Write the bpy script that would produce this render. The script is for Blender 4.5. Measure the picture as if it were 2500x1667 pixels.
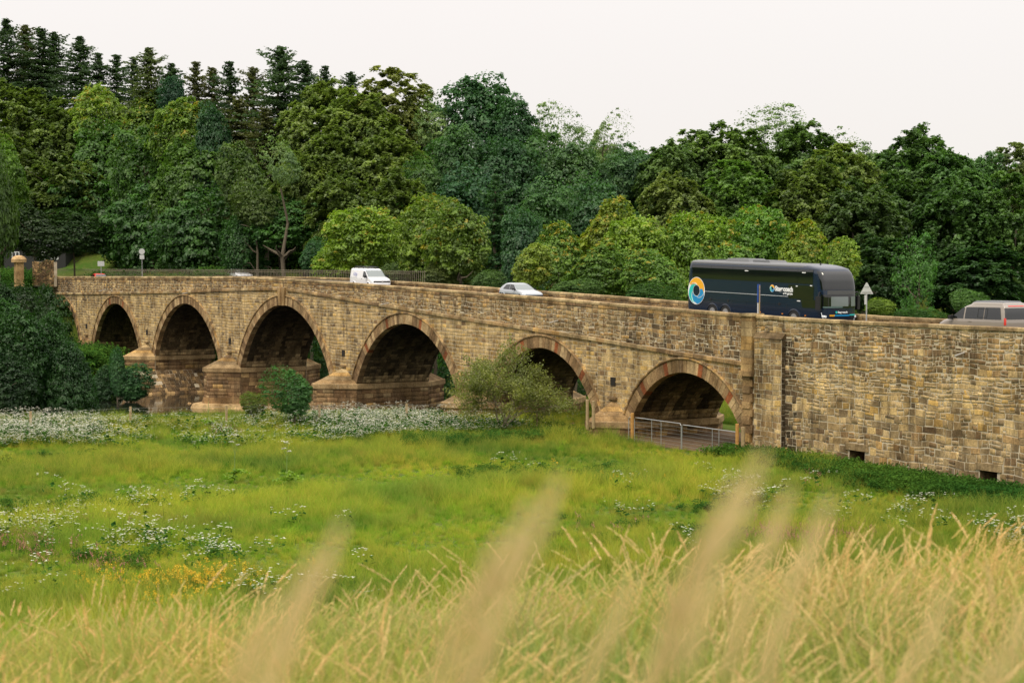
import bpy, math, random
import numpy as np
from math import radians as R, sin, cos, pi, sqrt
from mathutils import Vector
for o in list(bpy.data.objects): bpy.data.objects.remove(o)
S = bpy.context.scene
COL = S.collection
random.seed(7)

# ---------------------------------------------------------------- camera
F = 4358.0; AL = R(59.7); CH = 11.3; D = 66.5; PT = math.atan(195.5/F)
cam = bpy.data.cameras.new('camera'); co = bpy.data.objects.new('camera', cam); COL.objects.link(co)
S.camera = co
cam.sensor_width = 36; cam.lens = 36*F/2500; cam.clip_start = .05; cam.clip_end = 8000
co.location = (0, -D, CH)
FW = Vector((-sin(AL)*cos(PT), cos(AL)*cos(PT), -sin(PT)))
RT = Vector((cos(AL), sin(AL), 0)); UP = RT.cross(FW)
co.rotation_euler = FW.to_track_quat('-Z', 'Y').to_euler()
cam.dof.use_dof = True; cam.dof.focus_distance = 112; cam.dof.aperture_fstop = 2.9; cam.dof.aperture_blades = 9

# ---------------------------------------------------------------- sky, sun, exposure
w = bpy.data.worlds.new('World'); S.world = w; w.use_nodes = True
nt = w.node_tree; nt.nodes.clear(); N = nt.nodes.new; L = nt.links.new
out = N('ShaderNodeOutputWorld'); bg = N('ShaderNodeBackground'); L(bg.outputs[0], out.inputs[0])
sky = N('ShaderNodeTexSky'); sky.sky_type = 'NISHITA'; sky.sun_disc = False
SUN_EL, SUN_AZ = R(52), R(150)
sky.sun_elevation = SUN_EL; sky.sun_rotation = SUN_AZ
sk = N('ShaderNodeVectorMath'); sk.operation = 'SCALE'; sk.inputs[3].default_value = .008; L(sky.outputs[0], sk.inputs[0])
# closed cloud cover: a little brighter towards the zenith, as an overcast sky is
tc = N('ShaderNodeTexCoord'); sx = N('ShaderNodeSeparateXYZ'); L(tc.outputs['Generated'], sx.inputs[0])
cl = N('ShaderNodeMath'); cl.operation = 'MAXIMUM'; cl.inputs[1].default_value = 0; L(sx.outputs[2], cl.inputs[0])
pw = N('ShaderNodeMath'); pw.operation = 'POWER'; pw.inputs[1].default_value = 1.6; L(cl.outputs[0], pw.inputs[0])
ml = N('ShaderNodeMath'); ml.operation = 'MULTIPLY_ADD'; ml.inputs[1].default_value = 1.75; ml.inputs[2].default_value = .80; L(pw.outputs[0], ml.inputs[0])
nz = N('ShaderNodeTexNoise'); nz.inputs['Scale'].default_value = 2.2; nz.inputs['Detail'].default_value = 3; L(tc.outputs['Generated'], nz.inputs[0])
cr = N('ShaderNodeMix'); cr.data_type = 'RGBA'; cr.inputs[6].default_value = (1.0, .96, .915, 1); cr.inputs[7].default_value = (1.0, .93, .90, 1); L(nz.outputs[0], cr.inputs[0])
vs = N('ShaderNodeVectorMath'); vs.operation = 'SCALE'; L(cr.outputs[2], vs.inputs[0]); L(ml.outputs[0], vs.inputs[3])
va = N('ShaderNodeVectorMath'); va.operation = 'ADD'; L(vs.outputs[0], va.inputs[0]); L(sk.outputs[0], va.inputs[1])
L(va.outputs[0], bg.inputs[0]); bg.inputs[1].default_value = 1.0
sun = bpy.data.lights.new('sun', 'SUN'); so = bpy.data.objects.new('sun', sun); COL.objects.link(so)
sun.energy = 1.5; sun.angle = R(18); sun.color = (1, .89, .70)
sd = Vector((sin(SUN_AZ)*cos(SUN_EL), cos(SUN_AZ)*cos(SUN_EL), sin(SUN_EL)))   # towards the sun
so.rotation_euler = sd.to_track_quat('Z', 'Y').to_euler()
S.view_settings.view_transform = 'Standard'; S.view_settings.look = 'None'
S.view_settings.exposure = .1; S.view_settings.gamma = 1; S.view_settings.use_curve_mapping = False
S.cycles.max_bounces = 6; S.cycles.diffuse_bounces = 3; S.cycles.glossy_bounces = 3; S.cycles.transmission_bounces = 4; S.cycles.transparent_max_bounces = 8

# ---------------------------------------------------------------- helpers
def ray(px, py=638.0):
    return FW + RT*((px-1250)/F) + UP*(-(py-833.5)/F)
def WY(px, py, Y=0.0):
    d = ray(px, py); t = (Y+D)/d.y; return Vector((t*d.x, Y, CH+t*d.z))
def WZ(px, py, z=0.0):
    d = ray(px, py); t = (z-CH)/d.z; return Vector((t*d.x, -D+t*d.y, z))
def WD(px, py, dist):
    d = ray(px, py); return Vector((0, -D, CH)) + d*dist
def cam_zx(X, Y):
    return -sin(AL)*X+cos(AL)*(Y+D), cos(AL)*X+sin(AL)*(Y+D)

def tag(o, label=None, cat=None, group=None, kind=None):
    if label: o['label'] = label
    if cat: o['category'] = cat
    if group: o['group'] = group
    if kind: o['kind'] = kind
    return o
def empty(name, loc=(0, 0, 0), rz=0.0, label=None, cat=None, group=None):
    o = bpy.data.objects.new(name, None); COL.objects.link(o); o.location = loc; o.rotation_euler = (0, 0, rz)
    o.empty_display_size = .3
    return tag(o, label, cat, group)
def link(name, me, parent=None, loc=None, **k):
    o = bpy.data.objects.new(name, me); COL.objects.link(o)
    if parent is not None: o.parent = parent
    if loc is not None: o.location = loc
    return tag(o, **k)
def npmesh(name, V, Q, mat=None, attrs=None, smooth=False, tris=None):
    """V (n,3), Q (m,4) quads; attrs {name:(type,array per face)}"""
    V = np.asarray(V, dtype=np.float32).reshape(-1, 3)
    me = bpy.data.meshes.new(name)
    me.vertices.add(len(V)); me.vertices.foreach_set('co', V.ravel())
    loops = []; starts = []; tot = []
    Q = np.asarray(Q, dtype=np.int32)
    k = Q.shape[1]
    me.loops.add(Q.size); me.loops.foreach_set('vertex_index', Q.ravel())
    me.polygons.add(len(Q)); me.polygons.foreach_set('loop_start', np.arange(0, Q.size, k, dtype=np.int32))
    me.update(calc_edges=True)
    if attrs:
        for n, (t, a) in attrs.items():
            at = me.attributes.new(n, t, 'FACE')
            if t == 'FLOAT': at.data.foreach_set('value', np.asarray(a, dtype=np.float32))
            else: at.data.foreach_set('color', np.asarray(a, dtype=np.float32).ravel())
    if smooth: me.polygons.foreach_set('use_smooth', np.ones(len(Q), dtype=bool))
    if mat: me.materials.append(mat)
    return me
class MB:
    def __init__(s): s.v = []; s.f = []; s.c = []
    def box(s, x0, x1, y0, y1, z0, z1, col=None):
        i = len(s.v); s.v += [(x, y, z) for z in (z0, z1) for (x, y) in ((x0, y0), (x1, y0), (x1, y1), (x0, y1))]
        s.f += [(i, i+3, i+2, i+1), (i+4, i+5, i+6, i+7)]+[(i+a, i+b, i+b+4, i+a+4) for a, b in ((0, 1), (1, 2), (2, 3), (3, 0))]
        s.c += [col]*6
    def face(s, pts, col=None):
        i = len(s.v); s.v += [tuple(p) for p in pts]; s.f.append(tuple(range(i, i+len(pts)))); s.c.append(col)
    def tube(s, pts, rad, n=6, cap=True):
        pts = [Vector(p) for p in pts]; rs = rad if isinstance(rad, (list, tuple)) else [rad]*len(pts); i0 = len(s.v)
        prev = None
        for k, p in enumerate(pts):
            d = (pts[min(k+1, len(pts)-1)]-pts[max(k-1, 0)]).normalized()
            a = d.orthogonal().normalized() if prev is None else (prev-d*prev.dot(d)).normalized()
            prev = a; b = d.cross(a)
            for j in range(n):
                t = 2*pi*j/n; s.v.append(tuple(p+(a*cos(t)+b*sin(t))*rs[k]))
        for k in range(len(pts)-1):
            for j in range(n):
                a0 = i0+k*n+j; a1 = i0+k*n+(j+1) % n; s.f.append((a0, a1, a1+n, a0+n)); s.c.append(None)
        if cap:
            s.f.append(tuple(range(i0, i0+n))[::-1]); s.f.append(tuple(range(i0+(len(pts)-1)*n, i0+len(pts)*n))); s.c += [None, None]
    def cyl(s, c, axis, r, h, n=20):
        c = Vector(c); a = Vector(axis).normalized()*h/2; s.tube([c-a, c+a], r, n)
    def mesh(s, name, mat, smooth=False):
        me = bpy.data.meshes.new(name); me.from_pydata(s.v, [], s.f)
        if any(c is not None for c in s.c):
            at = me.attributes.new('col', 'FLOAT_COLOR', 'FACE')
            for i, c in enumerate(s.c): at.data[i].color = (*(c or (.3, .25, .16)), 1)
        if smooth:
            for p in me.polygons: p.use_smooth = True
        me.materials.append(mat); return me
    def build(s, name, mat, parent=None, smooth=False, loc=None, **k):
        return link(name, s.mesh(name, mat, smooth), parent, loc, **k)

# ---------------------------------------------------------------- materials
def mat(name, col=(.5, .5, .5), rough=.6, metal=0.0, **k):
    m = bpy.data.materials.new(name); m.use_nodes = True; b = m.node_tree.nodes['Principled BSDF']
    b.inputs['Base Color'].default_value = (*col, 1); b.inputs['Roughness'].default_value = rough; b.inputs['Metallic'].default_value = metal
    for a, v in k.items(): b.inputs[a.replace('_', ' ')].default_value = v
    return m
class G:   # small node graph writer
    def __init__(s, m): s.nt = m.node_tree; s.b = s.nt.nodes.get('Principled BSDF'); s.o = s.nt.nodes.get('Material Output')
    def n(s, t, **k):
        x = s.nt.nodes.new(t)
        for a, v in k.items():
            if a.startswith('i_'): x.inputs[a[2:].replace('_', ' ')].default_value = v
            else: setattr(x, a, v)
        return x
    def l(s, a, b): s.nt.links.new(a, b)
    def noise(s, scale, detail=4, rough=.6, vec=None, stretch=None):
        x = s.n('ShaderNodeTexNoise'); x.inputs['Scale'].default_value = scale; x.inputs['Detail'].default_value = detail; x.inputs['Roughness'].default_value = rough
        g = s.n('ShaderNodeNewGeometry'); src = vec or g.outputs['Position']
        if stretch:
            mp = s.n('ShaderNodeVectorMath', operation='MULTIPLY'); s.l(src, mp.inputs[0]); mp.inputs[1].default_value = stretch; src = mp.outputs[0]
        s.l(src, x.inputs['Vector']); return x.outputs[0]
    def ramp(s, f, a, b, va=0.0, vb=1.0):
        x = s.n('ShaderNodeMapRange'); x.inputs[1].default_value = a; x.inputs[2].default_value = b; x.inputs[3].default_value = va; x.inputs[4].default_value = vb
        s.l(f, x.inputs[0]); return x.outputs[0]
    def mix(s, f, a, b, mode='MIX'):
        x = s.n('ShaderNodeMix'); x.data_type = 'RGBA'; x.blend_type = mode
        for i, v in ((0, f), (6, a), (7, b)):
            if isinstance(v, (int, float)): x.inputs[i].default_value = v
            elif isinstance(v, tuple): x.inputs[i].default_value = (*v, 1) if len(v) == 3 else v
            else: s.l(v, x.inputs[i])
        return x.outputs[2]
    def mul(s, a, b, op='MULTIPLY'):
        x = s.n('ShaderNodeMath', operation=op)
        for i, v in ((0, a), (1, b)):
            if isinstance(v, (int, float)): x.inputs[i].default_value = v
            else: s.l(v, x.inputs[i])
        return x.outputs[0]
    def bump(s, f, strength=.4, dist=.03):
        x = s.n('ShaderNodeBump'); x.inputs['Strength'].default_value = strength; x.inputs['Distance'].default_value = dist; s.l(f, x.inputs['Height']); s.l(x.outputs[0], s.b.inputs['Normal'])
    def attr(s, name, kind='GEOMETRY'):
        x = s.n('ShaderNodeAttribute', attribute_name=name, attribute_type=kind); return x

def stone_mat(name, lichen=.5, streak=.6, painted_shade=0.0):
    m = mat(name, rough=.93); g = G(m); m.node_tree.nodes['Principled BSDF'].inputs['Specular IOR Level'].default_value = .2
    c = g.mix(1.0, g.attr('col').outputs['Color'], (1.15, 1.085, .96), 'MULTIPLY')
    f = g.noise(9, 5, .7); c = g.mix(1.0, c, g.mix(g.ramp(f, .3, .72), (.55, .52, .46), (1.35, 1.3, 1.22)), 'MULTIPLY')
    big = g.noise(.55, 4, .6); c = g.mix(1.0, c, g.mix(g.ramp(big, .36, .62), (.50, .45, .38), (1.20, 1.17, 1.10)), 'MULTIPLY')
    st = g.noise(1.0, 4, .65, stretch=(1.7, 1.7, .22)); k = g.ramp(st, .48, .68, 0, min(.9, streak*1.25))
    c = g.mix(k, c, (.055, .042, .026))
    st2 = g.noise(1.0, 4, .7, stretch=(5.5, 5.5, .5)); c = g.mix(g.ramp(st2, .63, .74, 0, lichen*.6), c, (.62, .55, .42))
    li = g.noise(5.5, 5, .75); c = g.mix(g.ramp(li, .64, .72, 0, lichen), c, (.60, .56, .44))
    mo = g.noise(2.7, 4, .7); c = g.mix(g.ramp(mo, .63, .75, 0, .5), c, (.075, .065, .03))
    g.l(c, g.b.inputs['Base Color']); g.bump(g.noise(22, 5, .7), .55, .03)
    return m
M = {}
M['stone'] = stone_mat('weathered sandstone')
M['dressed'] = stone_mat('dressed stone', .55, .35)
M['coping'] = stone_mat('lichened coping', .95, .25)
M['pier'] = stone_mat('pier stone', .35, .5)
M['vault'] = stone_mat('vault stone', .3, .75)

def leaf_mat(name, trans=.3, gloss=.04):
    m = bpy.data.materials.new(name); m.use_nodes = True; n = m.node_tree; n.nodes.remove(n.nodes['Principled BSDF']); g = G(m)
    oi = g.n('ShaderNodeObjectInfo'); v = g.attr('v').outputs['Fac']; tip = g.attr('tip').outputs['Fac']
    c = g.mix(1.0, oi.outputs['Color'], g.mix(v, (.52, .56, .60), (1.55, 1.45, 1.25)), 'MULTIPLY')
    pn = g.noise(.35, 3, .6); c = g.mix(1.0, c, g.mix(g.ramp(pn, .35, .65), (.75, .8, .85), (1.25, 1.2, 1.05)), 'MULTIPLY')
    c = g.mix(g.mul(tip, g.ramp(g.noise(.6, 2), .42, .55)), c, (.34, .29, .03))
    d = g.n('ShaderNodeBsdfDiffuse'); t = g.n('ShaderNodeBsdfTranslucent'); gl = g.n('ShaderNodeBsdfGlossy'); gl.inputs['Roughness'].default_value = .45
    g.l(c, d.inputs[0]); g.l(g.mix(1.0, c, (1.1, 1.25, .6), 'MULTIPLY'), t.inputs[0])
    m1 = g.n('ShaderNodeMixShader'); m1.inputs[0].default_value = trans; g.l(d.outputs[0], m1.inputs[1]); g.l(t.outputs[0], m1.inputs[2])
    m2 = g.n('ShaderNodeMixShader'); m2.inputs[0].default_value = gloss; g.l(m1.outputs[0], m2.inputs[1]); g.l(gl.outputs[0], m2.inputs[2])
    g.l(m2.outputs[0], g.o.inputs[0]); return m
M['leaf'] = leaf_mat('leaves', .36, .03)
def bark_mat(name, col):
    m = mat(name, col, .95); g = G(m); f = g.noise(6, 4, .7); g.l(g.mix(f, tuple(c*.5 for c in col), tuple(c*1.6 for c in col)), g.b.inputs['Base Color']); g.bump(f, .6, .05); return m
M['bark'] = bark_mat('bark', (.11, .09, .06)); M['palebark'] = bark_mat('pale bark', (.26, .22, .14))
M['timber'] = bark_mat('weathered timber', (.34, .25, .13)); M['orange_timber'] = bark_mat('new timber', (.42, .22, .06))

def grass_mat(name, a, b, c2, trans=.35, lo=(.58, .78, .75), hi=(1.30, 1.18, .9), rust=0):
    """colour from instance tint, position noise and height along the blade (root to tip colour of the plant itself)"""
    m = bpy.data.materials.new(name); m.use_nodes = True; n = m.node_tree; n.nodes.remove(n.nodes['Principled BSDF']); g = G(m)
    t = g.attr('tint', 'INSTANCER').outputs['Fac']; v = g.attr('v').outputs['Fac']
    c = g.mix(t, a, b); c = g.mix(v, c, c2)
    pn = g.noise(.13, 4, .6); c = g.mix(1.0, c, g.mix(g.ramp(pn, .35, .65), lo, hi), 'MULTIPLY')
    if rust: c = g.mix(g.ramp(g.noise(.22, 4, .7), .56, .70, 0, rust), c, (.34, .22, .06))
    d = g.n('ShaderNodeBsdfDiffuse'); tr = g.n('ShaderNodeBsdfTranslucent'); g.l(c, d.inputs[0]); g.l(c, tr.inputs[0])
    m1 = g.n('ShaderNodeMixShader'); m1.inputs[0].default_value = trans; g.l(d.outputs[0], m1.inputs[1]); g.l(tr.outputs[0], m1.inputs[2]); g.l(m1.outputs[0], g.o.inputs[0])
    return m
M['meadow'] = grass_mat('meadow grass', (.030, .165, .014), (.22, .42, .026), (.50, .42, .09), rust=.5)
M['tall'] = grass_mat('tall grass', (.05, .22, .016), (.34, .42, .035), (.80, .60, .31), .35, (.88, .94, .95), (1.14, 1.04, .92))
M['herb'] = grass_mat('green herb leaves', (.022, .075, .018), (.075, .17, .03), (.09, .18, .03))
M['petal_white'] = mat('white petals', (.54, .54, .42), .8)
M['petal_pink'] = mat('pink petals', (.42, .17, .14), .8)
M['petal_yellow'] = mat('yellow petals', (.75, .45, .02), .8)
# ---------------------------------------------------------------- terrain
rng = np.random.default_rng(5)
def sm(t): t = np.clip(t, 0, 1); return t*t*(3-2*t)
_ph = rng.uniform(0, 6.28, (14, 2)); _dr = rng.uniform(0, 6.28, 14); _fr = np.array([.05, .07, .1, .13, .17, .23, .3, .4, .55, .7, .9, 1.1, 1.4, 1.7])
def wob(X, Y, lo=0, hi=14):
    s = 0
    for i in range(lo, hi): s = s+np.sin((X*np.cos(_dr[i])+Y*np.sin(_dr[i]))*_fr[i]+_ph[i, 0])/(i-lo+1.5)
    return s
def hgt(X, Y):
    X = np.asarray(X, float); Y = np.asarray(Y, float)
    zc = -sin(AL)*X+cos(AL)*(Y+D); xc = cos(AL)*X+sin(AL)*(Y+D)
    m = -.45+.10*wob(X, Y, 2, 9)
    z = m.copy()
    # hillside beyond the river and behind the bridge
    lat = np.clip((xc/np.maximum(zc, 1)+.29)/.58, -.3, 1.3)
    far = sm((zc-(252-78*lat))/(100))*(26-12*lat)
    z = z+far*sm((Y-8)/30)
    # left bank at road level, behind the bridge and at its far end
    lb = sm((-193-X)/7)*sm((Y-7)/2.0); z = np.maximum(z, z*(1-lb)+lb*(8.55+far*.9))
    lb2 = sm((-222-X)/18); z = np.maximum(z, z*(1-lb2)+lb2*(8.3+far*.9))
    # right embankment behind the approach
    rb = sm((X+85.4)/5)*sm((Y-6.8)/1.0); z = z*(1-rb)+rb*np.maximum(z, 6.55-.02*(Y-8))
    # river
    edge = -121.5+np.clip(Y*.5, -8, 0)
    ch = sm((edge-X)/5)*sm((X+194.5)/4)
    z = z*(1-ch)+(-5.2)*ch
    z = z+42*sm((-Y-140)/160)*sm((-100-X)/60)+30*sm((X-110)/200)   # valley sides behind and beside the viewer
    # the bank the picture is taken from
    top = CH-2.13-.095*np.clip(zc, -40, 11)+.085*np.clip(xc, -9, 6)
    k = sm((37-zc)/26); k2 = np.where(zc < 11, 1.0, k)
    z = z*(1-k2)+k2*top
    return z
def hz(x, y): return float(hgt(np.array([x]), np.array([y]))[0])
def grid_axis(a, b, step, outer): return np.array([-o for o in outer[::-1]]+list(np.arange(a, b+.1, step))+outer, float)
gx = np.concatenate([[-6000, -3000, -1500, -800, -620, -520, -470], np.arange(-420, 46, 2.0), [60, 90, 120, 160, 200, 250, 320, 600, 1500, 4000]])
gy = np.concatenate([[-4000, -1200, -500, -400, -340, -300, -270, -240, -210, -190, -170, -150, -130], np.arange(-110, 250, 2.0), [290, 350, 450, 700, 1500, 3000, 6000]])
GX, GY = np.meshgrid(gx, gy); GZ = hgt(GX, GY)
V = np.stack([GX, GY, GZ], -1).reshape(-1, 3); nx = len(gx); ny = len(gy)
ii = (np.arange(ny-1)[:, None]*nx+np.arange(nx-1)[None]).ravel(); Q = np.stack([ii, ii+1, ii+1+nx, ii+nx], 1)
m = mat('ground', rough=1); g = G(m); g.b.inputs['Specular IOR Level'].default_value = .05
c = g.mix(g.ramp(g.noise(.12, 5, .6), .38, .62), (.055, .11, .016), (.11, .15, .025))
c = g.mix(g.ramp(g.noise(1.6, 4, .6), .5, .75, 0, .6), c, (.16, .12, .05))
g.l(c, g.b.inputs['Base Color']); g.bump(g.noise(3, 4), .6, .2); M['ground'] = m
link('ground', npmesh('ground', V, Q, m, smooth=True), kind='structure', label='green meadow ground, river banks and wooded hillside')
# river
m = mat('river water', (.010, .011, .008), .07); g = G(m); g.b.inputs['Specular IOR Level'].default_value = .5
g.bump(g.noise(1.1, 3, .5, stretch=(1, .5, 1)), .12, .05); M['water'] = m
b = MB(); b.face([(-200, -160, -3.4), (-118, -160, -3.4), (-118, 240, -3.4), (-200, 240, -3.4)])
b.build('river', m, kind='structure', label='dark still river water passing under the bridge')
# gravel path beyond the last arch, trodden soil below the arches
def patch(name, ring, m, label, dz=.03, n=14):
    ring = [Vector((p[0], p[1], 0)) for p in ring]; a, b_, c_, d_ = ring; v = []; f = []
    for i in range(n+1):
        for j in range(n+1):
            p = a.lerp(b_, i/n).lerp(d_.lerp(c_, i/n), j/n); e = min(i, n-i, j, n-j) == 0
            q = p+Vector((random.uniform(-.3, .3), random.uniform(-.3, .3), 0)) if e else p
            v.append((q.x, q.y, hz(q.x, q.y)+dz))
    for i in range(n):
        for j in range(n): k = i*(n+1)+j; f.append((k, k+n+1, k+n+2, k+1))
    me = bpy.data.meshes.new(name); me.from_pydata(v, [], f); me.materials.append(m)
    return link(name, me, kind='structure', label=label)
def soil(name, a, b_):
    m = mat(name, rough=1); g = G(m); g.l(g.mix(g.ramp(g.noise(2.5, 5, .7), .35, .65), a, b_), g.b.inputs['Base Color']); g.bump(g.noise(9, 4), .8, .08); return m
M['soil'] = soil('trodden soil', (.10, .060, .030), (.19, .12, .06)); M['gravel'] = soil('pale gravel', (.36, .30, .22), (.5, .43, .34))
patch('soil_under_arch', [(-98.6, -1.6), (-85.6, -1.3), (-85.6, 8.5), (-98.6, 8.5)], M['soil'], 'bare brown soil under the rightmost arch')
patch('worn_track', [(-116, -2.4), (-101, -4.0), (-101, 7.5), (-116, 7.5)], M['soil'], 'bare brown soil under the second arch from the right', .025)
patch('gravel_path', [(-140, 36), (-104, 24), (-101, 29), (-138, 43)], M['gravel'], 'pale gravel path seen through the rightmost arch', .05)

# ---------------------------------------------------------------- masonry
def lerp_tab(t):
    xs = [p[0] for p in t]; zs = [p[1] for p in t]
    return lambda x: float(np.interp(x, xs, zs))
PTOP = lerp_tab([(-275, 8.95), (-250, 9.2), (-217, 9.42), (-190, 9.62), (-177, 9.70), (-166, 9.74), (-157, 9.68), (-142, 9.44), (-131, 9.2), (-120.7, 8.97), (-109.3, 8.72), (-100, 8.47), (-93.5, 8.30), (-85.9, 8.12), (-80.5, 8.02), (-75, 7.99), (-40, 8.05)])
STR = lerp_tab([(-275, 6.5), (-237, 7.0), (-217, 7.30), (-184, 8.02), (-170, 8.42), (-161.9, 8.62), (-156.7, 8.68), (-151.5, 8.50), (-147.7, 8.29), (-134.5, 7.57), (-120.7, 6.86), (-111.6, 6.44), (-100, 5.86), (-93.5, 5.48), (-85.9, 5.12)])
ZROAD = lambda x: PTOP(x)-.85
BW = 7.0
ZS = .7
ARCH = [(-235.7, -222.0, 5.73), (-216.0, -198.6, 6.28), (-193.4, -173.3, 6.76), (-167.5, -145.9, 7.16), (-140.5, -122.0, 6.15), (-116.7, -102.5, 5.08), (-98.0, -86.0, 4.24)]
RT_ = .86
def circ(a):
    x0, x1, c = a; h = (x1-x0)/2; r = (h*h+(c-ZS)**2)/(2*(c-ZS)); return (x0+x1)/2, c-r, r
CIR = [circ(a) for a in ARCH]
def inside(x, z, off):
    if z < ZS-.02: return any(a[0]-off < x < a[1]+off for a in ARCH)
    return any((x-cx)**2+(z-cz)**2 < (r+off)**2 and a[0]-2 < x < a[1]+2 for a, (cx, cz, r) in zip(ARCH, CIR))

class Stones:
    """blocks with recessed joints; the largest ones become objects, the rest one joined mesh"""
    def __init__(s): s.items = []
    def add(s, P, n, p, col, back=.03, key=0.0, ch=.03):
        s.items.append((P, n, p, col, back, key, ch))
    @staticmethod
    def geo(P, n, p, back, ch):
        P = [Vector(q) for q in P]; n = Vector(n); c = sum(P, Vector())/4
        ring = lambda inset, d: [q+(c-q).normalized()*inset*random.uniform(.5, 1.6)+n*d for q in P]
        r0 = [q-n*back for q in P]; r1 = ring(.006, p*.55); r2 = ring(ch, p*random.uniform(.9, 1.1))
        v = r0+r1+r2; f = []
        for k in (0, 4):
            for j in range(4): f.append((k+j, k+(j+1) % 4, k+(j+1) % 4+4, k+j+4))
        f.append((8, 9, 10, 11))
        return v, f, c
    def emit(s, parent, mt, name='stone', limit=300, rest_name=None, origin=Vector((0, 0, 0))):
        it = sorted(s.items, key=lambda q: q[5]); V = []; Fc = []; C = []
        for k, (P, n, p, col, back, key, ch) in enumerate(it):
            v, f, c = s.geo(P, n, p, back, ch)
            if k < limit:
                me = bpy.data.meshes.new(name); me.from_pydata([tuple(q-c) for q in v], [], f)
                at = me.attributes.new('col', 'FLOAT_COLOR', 'FACE'); at.data.foreach_set('color', [*col, 1]*len(f)); me.materials.append(mt)
                link(name, me, parent, c-origin)
            else:
                b = len(V); V += [tuple(q-origin) for q in v]; Fc += [tuple(b+i for i in q) for q in f]; C += [(*col, 1)]*len(f)
        if V:
            me = npmesh(rest_name or name, V, Fc, mt, {'col': ('FLOAT_COLOR', C)}); o = link(rest_name or name, me, parent); o['kind'] = 'stuff'
        s.items = []
camv = Vector((0, -D, CH))
def dist(p): return (Vector(p)-camv).length
def pick(pal, jit=.18):
    c = random.choice(pal); k = random.uniform(1-jit, 1+jit); return tuple(max(.01, q*k) for q in c)
CREAM = [(.50, .41, .25), (.47, .385, .235), (.54, .445, .28), (.44, .355, .21), (.50, .405, .23), (.49, .37, .17), (.40, .325, .20), (.35, .28, .175)]
BROWN = [(.29, .215, .13), (.24, .175, .11), (.34, .25, .145), (.38, .29, .17), (.20, .15, .10), (.38, .27, .13), (.30, .24, .16)]
DARK = [(.15, .11, .075), (.20, .15, .095), (.11, .085, .06), (.26, .19, .12), (.32, .24, .14)]
RED = [(.18, .125, .08), (.22, .15, .095), (.15, .105, .07), (.25, .18, .11), (.20, .145, .095)]
GREY = [(.36, .30, .20), (.28, .23, .155), (.42, .35, .23), (.22, .18, .125), (.46, .38, .25)]
def face_courses(st, P0, P1, z0, z1, n, colf, cw=(.35, .7), chh=(.22, .36), keep=None, prot=(.02, .06), slope=None, wave=.03, rubble=0.0, gap=.014, keyf=None, j=.012):
    """lay courses on the vertical plane P0->P1 (seen from outside left to right), z from z0 up to z1; slope(s) lifts a course"""
    P0 = Vector((*P0, 0)); P1 = Vector((*P1, 0)); Ln = (P1-P0).length; d = (P1-P0)/Ln; z = z0; n = Vector(n)
    def wv(s, zz): return wave*(sin(s*1.3+zz*.9)+.7*sin(s*2.9-zz*2.1)+.5*sin(s*.57+1.7*zz))
    while z < z1-.03:
        h = random.uniform(*chh)
        if z+h > z1-.1: h = z1-z
        s = -random.uniform(0, cw[0])
        while s < Ln:
            wd = random.uniform(*cw)*(1 if random.random() > .15 else 1.5)
            e = s+wd
            parts = [(max(s, 0), min(e, Ln), z, z+h)]
            if rubble and random.random() < rubble and h > .2:
                m_ = z+h*random.uniform(.35, .65)
                if random.random() < .5: parts = [(max(s, 0), min(e, Ln), z, m_), (max(s, 0), min(e, Ln), m_, z+h)]
                else:
                    q = (s+e)/2+random.uniform(-.05, .05); parts = [(max(s, 0), max(q, .01), z, z+h), (max(q, 0), min(e, Ln), z, m_), (max(q, 0), min(e, Ln), m_, z+h)]
            for (a, b_, c_, d_) in parts:
                if b_-a < .06: continue
                cs = [(a+gap, c_+gap), (b_-gap, c_+gap), (b_-gap, d_-gap), (a+gap, d_-gap)]
                pts = []
                ok = True
                for (u, v_) in cs:
                    zz = v_+wv(u, v_)+(slope(u) if slope else 0); q = P0+d*u; pts.append(Vector((q.x, q.y, zz)))
                if keep:
                    pts = keep(pts)
                    if pts is None: continue
                pts = [q+Vector((d.x*random.uniform(-j, j), d.y*random.uniform(-j, j), random.uniform(-j, j))) for q in pts]
                cc = sum(pts, Vector())/4
                st.add(pts, n, random.uniform(*prot), colf(cc), key=(keyf(cc) if keyf else dist(cc)))
            s = e
        z += h

M['mortar'] = mat('mortar', rough=1); g = G(M['mortar'])
g.l(g.mix(g.ramp(g.noise(1.2, 5, .7), .35, .65), (.36, .30, .20), (.60, .52, .38)), g.b.inputs['Base Color'])
M['painted_shade'] = mat('painted_shade', rough=1); g = G(M['painted_shade']); g.l(g.mix(g.noise(1.2, 5, .7), (.006, .005, .004), (.022, .018, .013)), g.b.inputs['Base Color'])  # shade put into the colour of vault backing and weep holes

bridge = empty('stone_bridge', (-156.7, 4, 0), 0, 'old sandstone road bridge with seven visible segmental arches across the river', 'bridge')
BO = Vector((-156.7, 4, 0))
def bl(v): return [tuple(Vector(p)-BO) for p in v]
def strip_wall(name, mt, x0, x1, y, zb, zt, step=.25, parent=bridge, col=None):
    xs = np.arange(x0, x1+step/2, step); v = []; f = []
    for a, b_ in zip(xs[:-1], xs[1:]):
        za, zb_ = zb(a+1e-4), zb(b_-1e-4)
        i = len(v); v += [(a, y, za), (b_, y, zb_), (b_, y, zt(b_)), (a, y, zt(a))]; f.append((i, i+1, i+2, i+3))
    me = bpy.data.meshes.new(name); me.from_pydata(bl(v), [], f); me.materials.append(mt); return link(name, me, parent)
def arch_under(x, off=.06):
    for a, (cx, cz, r) in zip(ARCH, CIR):
        q = r+off
        dx = abs(x-cx)
        if dx < q:
            z = cz+sqrt(q*q-dx*dx)
            if z > ZS and a[0]-off*1.3 < x < a[1]+off*1.3: return z
    return -5.5
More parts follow.
